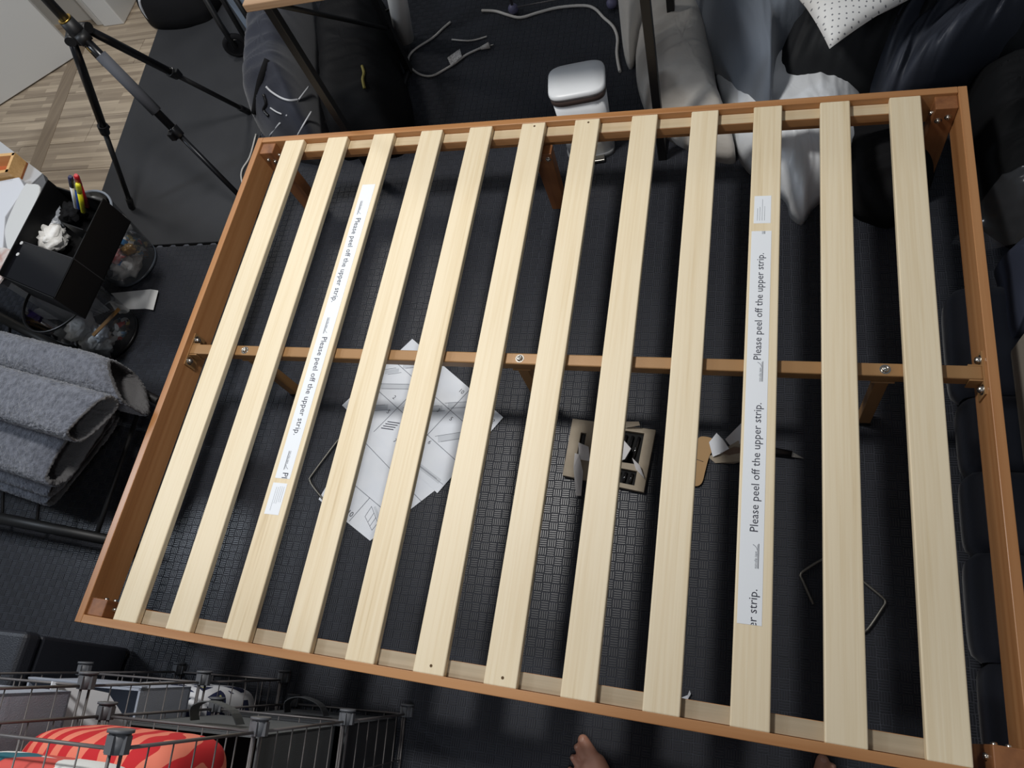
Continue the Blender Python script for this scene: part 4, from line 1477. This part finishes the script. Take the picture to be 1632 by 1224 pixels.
for k, (dx, dy, z, r, mt, sc, lb, cat) in enumerate((
        (0.02, -0.03, 0.045, 0.042, tissue2, (1.2, 1.1, 0.7), 'grey tissue at the bottom of the clear waste bin', 'tissue'),
        (-0.03, 0.03, 0.10, 0.045, tissue, (1.0, 1.2, 0.8), 'white tissue in the middle of the clear waste bin', 'tissue'),
        (-0.055, -0.03, 0.18, 0.048, tissue, (1.1, 1.0, 0.8), 'white paper near the rim of the clear waste bin', 'tissue'),
        (0.055, 0.03, 0.06, 0.030, multi, (1.0, 1.1, 1.4), 'colourful snack wrapper in the clear waste bin', 'wrapper'),
        (0.04, -0.05, 0.13, 0.026, mat('red white wrapper', (206, 190, 188), 0.5, var=((186, 60, 60), 30)), (1.4, 0.8, 0.8), 'red and white wrapper in the clear waste bin', 'wrapper'),
        (-0.02, 0.06, 0.20, 0.036, mat('striped receipt', (196, 196, 194), 0.7, var=((150, 150, 150), 40)), (1.2, 0.8, 0.6), 'striped receipt paper on top in the clear waste bin', 'paper'),
        (0.065, 0.0, 0.10, 0.018, gold_w, (1.3, 1.0, 0.8), 'gold foil wrapper in the clear waste bin', 'wrapper'))):
    crumple('litter', (b1[0] + dx, b1[1] + dy, z), r * 1.15, mt, lb, cat, sc, k * 2.3, 'litter in the clear waste bin')
for k, (a, b, z0_, z1_) in enumerate((((-0.05, -0.05), (0.06, -0.06), 0.17, 0.10), ((0.0, 0.02), (0.075, 0.02), 0.20, 0.06))):
    p, q = Vector((b1[0] + a[0], b1[1] + a[1], z0_)), Vector((b1[0] + b[0], b1[1] + b[1], z1_))
    side = Vector((-(q - p).y, (q - p).x, 0)).normalized() * 0.011
    m = MB()
    m.add([p - side, p + side, p.lerp(q, 0.5) + side + Vector((0, 0, 0.012)), p.lerp(q, 0.5) - side + Vector((0, 0, 0.012)), q + side, q - side], [(0, 1, 2, 3), (3, 2, 4, 5)])
    tag(m.build('blue_wrapper', blue, solid=0.001, origin=tuple(p)), ['blue wrapper strip lying low in the clear waste bin', 'blue wrapper strip standing in the clear waste bin'][k], 'wrapper', 'litter in the clear waste bin')
for k, (dx, dy, z, r, mt, sc, lb, cat) in enumerate((
        (0.0, -0.055, 0.055, 0.045, tissue, (1.2, 0.9, 0.8), 'white tissue in the dark based waste bin', 'tissue'),
        (-0.045, -0.02, 0.10, 0.042, tissue2, (1.0, 1.1, 0.9), 'grey tissue in the dark based waste bin', 'tissue'),
        (0.06, 0.01, 0.04, 0.028, multi, (0.8, 1.2, 0.8), 'shiny mixed wrapper in the dark based waste bin', 'wrapper'),
        (-0.03, 0.05, 0.17, 0.028, mat('purple wrapper', (66, 48, 112), 0.4), (1.5, 1.0, 0.6), 'purple wrapper in the dark based waste bin', 'wrapper'),
        (0.045, -0.04, 0.09, 0.022, mat('white foil', (190, 194, 198), 0.3), (1, 1.2, 0.8), 'white foil scrap in the dark based waste bin', 'wrapper'))):
    crumple('litter', (b2[0] + dx, b2[1] + dy, z), r * 1.15, mt, lb, cat, sc, k * 1.7 + 40, 'litter in the dark based waste bin')
p, q = U(190, 492, 0.13), U(148, 535, 0.13)
o = MB().box((0, 0, 0), ((q - p).length, 0.016, 0.004), Matrix.Translation((p + q) / 2) @ Matrix.Rotation(math.atan2((q - p).y, (q - p).x), 4, 'Z')).build('card_strip', brown, bevel=0.001, origin=tuple((p + q) / 2))
tag(o, 'brown card strip across the dark based waste bin', 'card')
# ribbed white cardboard behind the second bin
m = MB()
cA, cB, cC, cD = U(24, 500, 0.06), U(110, 440, 0.10), U(152, 478, 0.12), U(120, 505, 0.06)
fcr = quad_map(cA, cD, cC, cB)


def fnr(a, b):
    q = fcr(a, b)
    return Vector((q.x, q.y, 0.03 + 0.02 * b + 0.0018 * math.sin(b * 60)))


m.grid(fnr, 3, 120)
tag(m.build('ribbed_card', mat('white ribbed card', (190, 190, 190), 0.7), solid=0.0015, origin=(cA.x, cA.y, 0)), 'ribbed white cardboard sheet behind the dark based bin', 'card')
m = MB()
m.add([U(170, 468, 0.002), U(240, 461, 0.002), U(252, 463, 0.014), U(244, 494, 0.014), U(232, 492, 0.002), U(205, 493, 0.002)], [(0, 1, 4, 5), (1, 2, 3, 4)])
tag(m.build('white_card', mat('white card', (226, 226, 224), 0.6), solid=0.001, origin=tuple(U(220, 478, 0))), 'white card with a bent end on the mat between the bins', 'card')

# ------------------------------------------------------------------ black rack with towels
rkz = 0.10
rc = empty('metal_rack', (-0.55, 0.48, 0), 'black metal rack frame carrying the folded grey towels', 'rack')
r1a, r1b = U(-90, 458, rkz), U(254, 640, rkz)
r2a, r2b = U(-90, 808, rkz), U(190, 864, rkz)
under(rc, MB().tube([r1a, r1b], [0.019, 0.014], 12).build('long_bar', M['black_metal']))
under(rc, MB().tube([r2a, r2b], [0.019, 0.016], 12).build('long_bar', M['black_metal']))
x1_, x2_ = U(224, 646, rkz), U(152, 858, rkz)
under(rc, MB().tube([x1_, x2_], 0.0075, 10).build('cross_bar', M['black_metal']))
under(rc, MB().tube([r1a.lerp(r1b, 0.05), r2a.lerp(r2b, 0.05)], 0.0075, 10).build('cross_bar', M['black_metal']))
for p in (r1a.lerp(r1b, 0.08), r1b, r2a.lerp(r2b, 0.08), r2b):
    under(rc, MB().cyl((p.x, p.y, 0), (p.x, p.y, rkz), 0.011, 0.011, 10).build('leg', M['black_metal']))
# mesh shelf wires under the towels
m = MB()
for k in range(3):
    t = 0.15 + 0.20 * k
    m.tube([r1a.lerp(r1b, t) + Vector((0, 0, -0.004)), r2a.lerp(r2b, t) + Vector((0, 0, -0.004))], 0.005, 6)
under(rc, m.build('support_bars', M['black_metal']))
fleece = mat('grey plush fleece', (80, 83, 92), 0.95, bump=(210, 1.0), var=((108, 111, 121), 60), sheen=0.35)


def fold_towel(label, ya, yb, z0, z1, xl, xr_a, xr_b, seed, slope=0.0):
    """a plush towel folded over: rounded nose towards the room, open layers at its end"""
    m = MB()
    T = z1 - z0

    def fn(a, b):
        t = a * 2 * PI
        e = 0.62
        cy, cz = (ya + yb) / 2, (z0 + z1) / 2
        yy = math.copysign(abs(math.cos(t)) ** e, math.cos(t))
        zz = math.copysign(abs(math.sin(t)) ** e, math.sin(t))
        y = cy + (yb - ya) / 2 * yy
        f = (y - ya) / (yb - ya)
        xr = xr_a + (xr_b - xr_a) * f
        x = xl + (xr - xl) * b
        nn_ = noise.noise(Vector((x * 5, y * 7, seed))) * 0.012 + noise.noise(Vector((x * 14, y * 14 + zz, seed + 4))) * 0.005
        rnd = 1 - 0.25 * max(0, (b - 0.93) / 0.07) ** 2
        return Vector((x + 0.01 * noise.noise(Vector((y * 9, zz * 2, seed))), cy + (yb - ya) / 2 * yy * (0.97 + 0.03 * rnd), max(z0 - 0.002 * 0, cz + T / 2 * zz * rnd + nn_ * (1 if zz > 0 else 0.2) + slope * (x - xr_a))))
    m.grid(fn, 48, 60, closed_u=True)
    n = 48
    last = m.v[-n:]
    rings = [last]
    for sc_, dx in ((0.80, 0.004), (0.66, -0.02), (0.58, -0.09)):     # the open fold at the end of the towel
        cen = sum(last, Vector()) / n
        rings.append([cen + Vector((p.x - cen.x + dx, (p.y - cen.y) * (0.5 + sc_ / 2), (p.z - cen.z) * sc_)) for p in last])
    vs_ = [p for r in rings for p in r]
    fs = []
    for k in range(3):
        fs += [(k * n + i, k * n + (i + 1) % n, (k + 1) * n + (i + 1) % n, (k + 1) * n + i) for i in range(n)]
    m.add(vs_, fs, 1, True)
    m.add(rings[-1], [tuple(range(n))], 1)
    fst = m.v[:n]
    m.add(fst, [tuple(range(n - 1, -1, -1))], 1)
    piv = Vector((-0.25, 0.45, 0))
    Rt = Matrix.Translation(piv) @ Matrix.Rotation(math.radians(-9), 4, 'Z') @ Matrix.Translation(-piv)
    m.v = [Rt @ v for v in m.v]
    o = m.build('plush_towel', [fleece, mat('fleece lining', (92, 91, 92), 0.95, bump=(210, 0.8))], origin=((xl + xr_a) / 2, (ya + yb) / 2, z0))
    md = o.modifiers.new('sub', 'SUBSURF')
    md.levels = md.render_levels = 2
    tx = bpy.data.textures.new('pile', 'CLOUDS')
    tx.noise_scale = 0.007
    md = o.modifiers.new('pile', 'DISPLACE')
    md.texture = tx
    md.texture_coords = 'LOCAL'
    md.strength = 0.009
    tag(o, label, 'towel', 'folded plush towels on the black rack')
    return o


fold_towel('thin folded grey towel at the bottom of the stack', 0.275, 0.595, 0.106, 0.158, -1.15, -0.41, -0.33, 1)
fold_towel('second folded grey towel from the bottom of the stack', 0.300, 0.595, 0.158, 0.214, -1.15, -0.365, -0.29, 3)
fold_towel('plump folded grey towel third from the bottom', 0.33, 0.595, 0.214, 0.335, -1.15, -0.275, -0.24, 5)
fold_towel('thick folded grey towel on top of the stack', 0.455, 0.600, 0.335, 0.440, -1.15, -0.150, -0.09, 7)
fold_towel('wide grey towel draped behind the stack towards the bins', 0.605, 0.735, 0.122, 0.345, -1.15, -0.17, -0.30, 9)

# ------------------------------------------------------------------ ottoman
ot = empty('ottoman', (-0.27, -0.25, 0), 'black faux leather storage ottoman left of the wire cube towers', 'ottoman')
Mo = Matrix.Translation((-0.075, -0.045, 0)) @ Matrix.Rotation(math.radians(3), 4, 'Z')
under(ot, MB().bb(-0.42, 0, -0.40, 0, 0.012, 0.31, Mo).build('body', M['fx_leather'], bevel=0.008))
under(ot, MB().bb(-0.425, 0.005, -0.405, 0.005, 0.313, 0.365, Mo).build('lid', M['fx_leather'], bevel=0.014, seg=3))
for x, y in ((-0.40, -0.38), (-0.02, -0.38), (-0.40, -0.02), (-0.02, -0.02)):
    under(ot, MB().cyl((x, y, 0), (x, y, 0.014), 0.018, 0.018, 12, M=Mo).build('foot', M['black_plastic']))


# ------------------------------------------------------------------ wire cube towers
def tower(org, s, lean, yaw, label, nlev=3):
    t = empty('wire_cube_tower', org, label, 'shelf', rot=(0, 0, 0))
    Rm = Matrix.Rotation(yaw, 4, 'Z') @ Matrix.Rotation(lean, 4, 'X')

    def P(u, v, w_):      # u to the left, v upwards, w away from the bed
        return Rm @ Vector((-u * s, -w_ * s, v * s))

    def panel(o_, a, b, na, nb, nm):
        m = MB()
        for i in range(na + 1):
            r = 0.0026 if i in (0, na) else 0.0013
            m.tube([P(*(o_[k] + a[k] * i / na for k in range(3))), P(*(o_[k] + a[k] * i / na + b[k] for k in range(3)))], r, 6)
        for j in range(nb + 1):
            r = 0.0026 if j in (0, nb) else 0.0013
            m.tube([P(*(o_[k] + b[k] * j / nb for k in range(3))), P(*(o_[k] + b[k] * j / nb + a[k] for k in range(3)))], r, 6)
        m.build(nm, M['grey_wire'], t)
    g = 0.03
    for lv in range(nlev + 1):
        panel((g, lv, g), (1 - 2 * g, 0, 0), (0, 0, 1 - 2 * g), 6, 3, 'shelf_panel')
    for lv in range(nlev):
        panel((0, lv + g, g), (0, 1 - 2 * g, 0), (0, 0, 1 - 2 * g), 6, 3, 'side_panel')
        panel((1, lv + g, g), (0, 1 - 2 * g, 0), (0, 0, 1 - 2 * g), 6, 3, 'side_panel')
        panel((g, lv + g, 1), (1 - 2 * g, 0, 0), (0, 1 - 2 * g, 0), 6, 3, 'back_panel')
    cm_ = MB()
    cm_.cyl((0, 0.010, 0), (0, 0.014, 0), 0.017, 0.017, 18)
    cm_.cyl((0, -0.016, 0), (0, 0.010, 0), 0.011, 0.014, 14)
    for a in range(4):
        cm_.box((0.011 * math.cos(a * PI / 2), -0.004, 0.011 * math.sin(a * PI / 2)), (0.010, 0.022, 0.010))
    c0_ = None
    for lv in range(nlev + 1):
        for u in (0, 1):
            for w_ in (0, 1):
                if c0_ is None:
                    c0_ = cm_.build('connector', M['grey_conn'], t)
                    o = c0_
                else:
                    o = c0_.copy()
                    COL.objects.link(o)
                    o.parent = t
                o.location = P(u, lv, w_)
                o.rotation_euler = (Rm @ (Matrix.Rotation(PI, 4, 'Z') if w_ else Matrix())).to_euler()
    return t, lambda u, v, w_: Vector(org) + P(u, v, w_)


def fabric_bin(PF, u0, u1, v0, v1, w0, w1, mt, label, handles=True):
    """open fabric bin inside a cube, given in cube units"""
    o = empty('fabric_bin', PF((u0 + u1) / 2, v0, (w0 + w1) / 2), label, 'storage bin', 'fabric bins in the wire cube towers')
    m = MB()

    def blk_(a0, a1, b0, b1, c0, c1):
        vs_ = [PF(a, b, c) for a in (a0, a1) for b in (b0, b1) for c in (c0, c1)]
        m.add(vs_, [(0, 1, 3, 2), (4, 6, 7, 5), (0, 4, 5, 1), (2, 3, 7, 6), (0, 2, 6, 4), (1, 5, 7, 3)])
    th_ = 0.015
    blk_(u0, u1, v0, v0 + th_, w0, w1)
    blk_(u0, u0 + th_, v0, v1, w0, w1)
    blk_(u1 - th_, u1, v0, v1, w0, w1)
    blk_(u0, u1, v0, v1, w0, w0 + th_)
    blk_(u0, u1, v0, v1, w1 - th_, w1)
    under(o, m.build('body', mt))
    m = MB()
    blk_(u0 - 0.004, u1 + 0.004, v1 - 0.05, v1, w0 - 0.012, w0 - 0.002)
    under(o, m.build('hem', mt))
    if handles:
        um = (u0 + u1) / 2
        pts = [PF(um - 0.16, v1 - 0.22, w0 - 0.02), PF(um - 0.13, v1 - 0.16, w0 - 0.10), PF(um, v1 - 0.12, w0 - 0.14), PF(um + 0.13, v1 - 0.16, w0 - 0.10), PF(um + 0.16, v1 - 0.22, w0 - 0.02)]
        m = MB()
        sp_ = spline(pts, 4)
        up = (PF(0, 1, 0) - PF(0, 0, 0)).normalized() * 0.013
        vs_ = [p + up for p in sp_] + [p - up for p in sp_]
        n = len(sp_)
        m.add(vs_, [(i, i + 1, n + i + 1, n + i) for i in range(n - 1)])
        under(o, m.build('handle', mt, solid=0.002))
    return o


grey_f = mat('blue grey bin fabric', (158, 164, 176), 0.9, bump=(500, 0.3))
dark_f = mat('dark grey bin fabric', (54, 56, 59), 0.9, bump=(500, 0.3))
mid_f = mat('grey bin fabric', (84, 87, 88), 0.9, bump=(500, 0.3))
tA, PA = tower((0.433, -0.043, 0.004), 0.331, math.radians(4.2), math.radians(5), 'left grey wire cube tower with two pale grey bins')
tB, PB = tower((0.797, -0.068, 0.004), 0.320, math.radians(3.6), math.radians(4.8), 'right grey wire cube tower with the red cushion')
fabric_bin(PA, 0.06, 0.94, 1.03, 1.50, 0.06, 0.94, grey_f, 'blue grey fabric bin below the white paper in the left tower', False)
fabric_bin(PA, 0.06, 0.94, 2.03, 2.88, 0.06, 0.94, grey_f, 'blue grey fabric bin topmost in the left tower', False)
fabric_bin(PB, 0.06, 0.94, 0.03, 0.86, 0.06, 0.94, dark_f, 'dark grey fabric bin at the bottom of the right tower')
fabric_bin(PB, 0.06, 0.94, 1.03, 1.88, 0.06, 0.94, mid_f, 'grey fabric bin with handles in the middle of the right tower')
# white folded paper against the side of the left tower
m = MB()
pq = [PA(0.22, 2.02, 0.02), PA(0.10, 1.72, 0.08), PA(0.03, 1.52, 0.30), PA(0.05, 1.66, 0.9), PA(0.22, 2.00, 0.9)]
m.add(pq, [(0, 1, 2, 3, 4)])
tag(m.build('folded_paper', mat('folded white sheet', (236, 238, 242), 0.7), solid=0.004, origin=tuple(pq[2])), 'white folded paper standing in the left wire tower', 'paper')


def cube_cushion(PF, u0, u1, v0, v1, w0, w1, mt, label, pip=None):
    m = MB()

    def fn(a, b):
        t = a * 2 * PI
        ph = (b - 0.5) * PI
        e = 0.3
        sg = lambda x, k: math.copysign(abs(x) ** k, x)
        x = sg(math.cos(ph), 0.35) * sg(math.cos(t), e)
        y = sg(math.cos(ph), 0.35) * sg(math.sin(t), e)
        z = sg(math.sin(ph), 0.55)
        return PF((u0 + u1) / 2 + (u1 - u0) / 2 * x, (v0 + v1) / 2 + (v1 - v0) / 2 * z, (w0 + w1) / 2 + (w1 - w0) / 2 * y)
    m.grid(fn, 44, 24, closed_u=True)
    o = m.build('seat_cushion', mt, origin=tuple(PF((u0 + u1) / 2, v0, (w0 + w1) / 2)))
    tag(o, label, 'cushion', 'printed cushions in the wire cube towers')
    return o


redm = pattern('red coral print', 'wave', [(0.0, (198, 32, 40)), (0.5, (232, 128, 104))], 9)
navym = pattern('navy white print', 'cells', [(0.0, (222, 224, 228)), (0.16, (34, 40, 74)), (0.36, (206, 204, 130))], 17)
florm = pattern('floral print', 'colour', [(0.0, (226, 228, 226)), (0.40, (44, 108, 124)), (0.52, (226, 212, 74)), (0.68, (222, 224, 222)), (0.84, (206, 84, 76)), (0.90, (230, 228, 222))], 16)
cube_cushion(PA, 0.08, 0.94, 0.06, 0.90, 0.08, 0.92, navym, 'navy and white printed cushion at the bottom of the left tower')
cube_cushion(PB, 0.04, 0.96, 2.03, 2.66, 0.04, 0.96, redm, 'red and coral printed cushion near the top of the right tower')
cube_cushion(PB, 0.06, 0.94, 2.66, 2.97, 0.12, 0.94, florm, 'floral printed cushion above the red cushion in the tower')

# ------------------------------------------------------------------ person standing at the near rail
skin = mat('skin', (200, 150, 126), 0.5, var=((190, 134, 112), 14))
nail = mat('toenail', (204, 158, 138), 0.45)


def capsules(segs, vox, name, mt, parent=None, smooth=4):
    m = MB()
    for p, q, r0, r1 in segs:
        p, q = Vector(p), Vector(q)
        m.ball(tuple(p), r0, 14, 10)
        m.ball(tuple(q), r1, 14, 10)
        if (q - p).length > 1e-5: m.cyl(p, q, r0, r1, 16)
    o = m.build(name, mt, parent)
    md = o.modifiers.new('remesh', 'REMESH')
    md.mode = 'VOXEL'
    md.voxel_size = vox
    md.use_smooth_shade = True
    if smooth:
        s_ = o.modifiers.new('smooth', 'SMOOTH')
        s_.factor = 0.5
        s_.iterations = smooth
    return o


def foot_segs(ball_c, heel, ankle, side, yaw):
    """toes fan out from the ball of the foot; side +1: big toe on +x side"""
    f = (Vector(ball_c) - Vector(heel))
    f.z = 0
    f.normalize()
    r = Vector((f.y, -f.x, 0)) * side
    hb = Vector(heel)
    an = Vector(ankle)
    bc_ = Vector(ball_c)
    sg = []
    sg.append((hb + Vector((0, 0, 0.034)), an, 0.033, 0.036))
    sg.append((hb + Vector((0, 0, 0.032)), hb + f * 0.06 + Vector((0, 0, 0.030)), 0.031, 0.030))
    met = [(0.034, 0.030, 0.0205), (0.017, 0.036, 0.0185), (0.0, 0.031, 0.0175), (-0.017, 0.022, 0.0165), (-0.033, 0.008, 0.0155)]
    toes = [(0.056, 0.0142, 0.0132, 0.002), (0.047, 0.0092, 0.0085, 0.0), (0.041, 0.0086, 0.0080, -0.002), (0.035, 0.0082, 0.0076, -0.004), (0.029, 0.0080, 0.0072, -0.008)]
    tips = []
    for k, ((dx, dl, rr), (tl, t0, t1, sp_)) in enumerate(zip(met, toes)):
        dx *= 1.12
        mp = bc_ + r * dx + f * (dl - 0.02) + Vector((0, 0, rr - 0.0005))
        sg.append((an + r * dx * 0.35 + f * 0.02 + Vector((0, 0, -0.012)), mp, 0.030, rr))
        sg.append((hb + f * 0.05 + r * dx * 0.5 + Vector((0, 0, 0.022)), mp, 0.022, rr * 0.95))
        j = mp + f * tl * 0.55 + r * sp_ * 0.5
        j.z = t0 + 0.004
        tp_ = mp + f * tl + r * sp_
        tp_.z = t1
        sg.append((mp, j, rr * 0.72, t0))
        sg.append((j, tp_, t0, t1))
        tips.append((j, tp_, t1))
    return sg, tips, f, r


LF, ltips, lf, lr = foot_segs((1.263, -0.135, 0), (1.385, -0.254, 0), (1.365, -0.234, 0.085), 1, 0)
RF, rtips, rf, rr_ = foot_segs((1.772, -0.088, 0), (1.722, -0.253, 0), (1.725, -0.228, 0.085), -1, 0)
body = list(LF) + list(RF)
Lk_, Rk_ = Vector((1.38, -0.245, 0.47)), Vector((1.69, -0.235, 0.47))
Lh, Rh = Vector((1.44, -0.30, 0.88)), Vector((1.60, -0.29, 0.88))
for an, kn_, hp in ((Vector((1.365, -0.234, 0.085)), Lk_, Lh), (Vector((1.725, -0.228, 0.085)), Rk_, Rh)):
    calf = an.lerp(kn_, 0.62) + Vector((0, -0.015, 0))
    body += [(an, calf, 0.036, 0.056), (calf, kn_, 0.056, 0.052), (kn_, hp, 0.054, 0.082)]
pel, chest, neck = Vector((1.52, -0.30, 0.93)), Vector((1.52, -0.31, 1.30)), Vector((1.52, -0.30, 1.50))
hd = Vector((1.52, -0.25, 1.63))
body += [(Lh, Rh, 0.085, 0.085), (pel + Vector((-0.06, 0, 0)), chest + Vector((-0.08, 0, 0)), 0.095, 0.098), (pel + Vector((0.06, 0, 0)), chest + Vector((0.08, 0, 0)), 0.095, 0.098),
         (chest + Vector((-0.15, 0, 0.10)), chest + Vector((0.15, 0, 0.10)), 0.062, 0.062), (chest, neck, 0.09, 0.056), (neck, hd, 0.055, 0.06),
         (hd + Vector((0, -0.01, 0.02)), hd + Vector((0, 0.03, -0.03)), 0.083, 0.062), (hd + Vector((0, 0.082, -0.005)), hd + Vector((0, 0.092, -0.02)), 0.010, 0.013),
         (hd + Vector((-0.082, -0.01, 0)), hd + Vector((-0.084, -0.012, -0.03)), 0.014, 0.010), (hd + Vector((0.082, -0.01, 0)), hd + Vector((0.084, -0.012, -0.03)), 0.014, 0.010)]
for sx in (-1, 1):
    sh = chest + Vector((sx * 0.17, 0, 0.11))
    el = Vector((1.52 + sx * 0.25, -0.34, 1.30))
    wr_ = Vector((1.54 + sx * 0.13, -0.17, 1.56))
    pm_ = wr_ + Vector((-sx * 0.02, 0.05, 0.05))
    body += [(sh, el, 0.052, 0.042), (el, wr_, 0.042, 0.028), (wr_, pm_, 0.026, 0.030)]
    for k in range(4):
        b0 = pm_ + Vector((sx * (0.016 - 0.005 * k), 0.012 - 0.006 * k, 0.022 - 0.012 * k))
        b1_ = b0 + Vector((-sx * 0.028, 0.022, 0.012))
        b2_ = b1_ + Vector((-sx * 0.026, 0.006, -0.004))
        body += [(b0, b1_, 0.0095, 0.0088), (b1_, b2_, 0.0088, 0.0078)]
    tb0 = wr_ + Vector((-sx * 0.018, 0.012, 0.02))
    body += [(tb0, tb0 + Vector((-sx * 0.02, -0.004, 0.035)), 0.012, 0.0105), (tb0 + Vector((-sx * 0.02, -0.004, 0.035)), tb0 + Vector((-sx * 0.04, 0.0, 0.045)), 0.0105, 0.009)]
per = capsules(body, 0.0036, 'person', skin, smooth=2)
tag(per, 'barefoot person standing at the near rail, only toes and feet in view', 'person')
for tips, f, in ((ltips, lf), (rtips, rf)):
    for k, (j, tp_, t1) in enumerate(tips):
        c_ = tp_ + Vector((0, 0, t1 * 0.80)) + f * t1 * 0.15
        sc_ = 0.0072 if k == 0 else 0.0045
        m = MB().ball((0, 0, 0), 1.0, 12, 8)
        Mn = Matrix.Translation(c_) @ Matrix.Rotation(math.atan2(f.y, f.x), 4, 'Z') @ Matrix.Rotation(0.45, 4, 'Y')
        m.v = [Mn @ Vector((v.x * sc_ * 0.9, v.y * sc_, v.z * 0.0022)) for v in m.v]
        m.build('toenail', nail, per)
shorts = [(Lh.lerp(Lk_, 0.62), Lh, 0.092, 0.102), (Rh.lerp(Rk_, 0.62), Rh, 0.092, 0.102), (Lh, Rh, 0.100, 0.100), (pel + Vector((-0.07, 0, 0.05)), pel + Vector((0.07, 0, 0.05)), 0.105, 0.105)]
capsules(shorts, 0.010, 'shorts', mat('dark shorts', (36, 38, 46), 0.85), per)
shirt = [(pel + Vector((-0.06, 0, 0.06)), chest + Vector((-0.08, 0, 0)), 0.108, 0.110), (pel + Vector((0.06, 0, 0.06)), chest + Vector((0.08, 0, 0)), 0.108, 0.110),
         (chest + Vector((-0.15, 0, 0.10)), chest + Vector((0.15, 0, 0.10)), 0.073, 0.073)]
for sx in (-1, 1):
    sh = chest + Vector((sx * 0.17, 0, 0.11))
    el = Vector((1.52 + sx * 0.25, -0.34, 1.30))
    shirt.append((sh, sh.lerp(el, 0.6), 0.066, 0.060))
capsules(shirt, 0.010, 'shirt', mat('grey shirt', (98, 100, 106), 0.9), per)
capsules([(hd + Vector((0, -0.025, 0.045)), hd + Vector((0, -0.045, -0.01)), 0.082, 0.075)], 0.006, 'hair', mat('dark hair', (26, 22, 20), 0.6, bump=(200, 0.6, (1, 1, 0.1))), per)
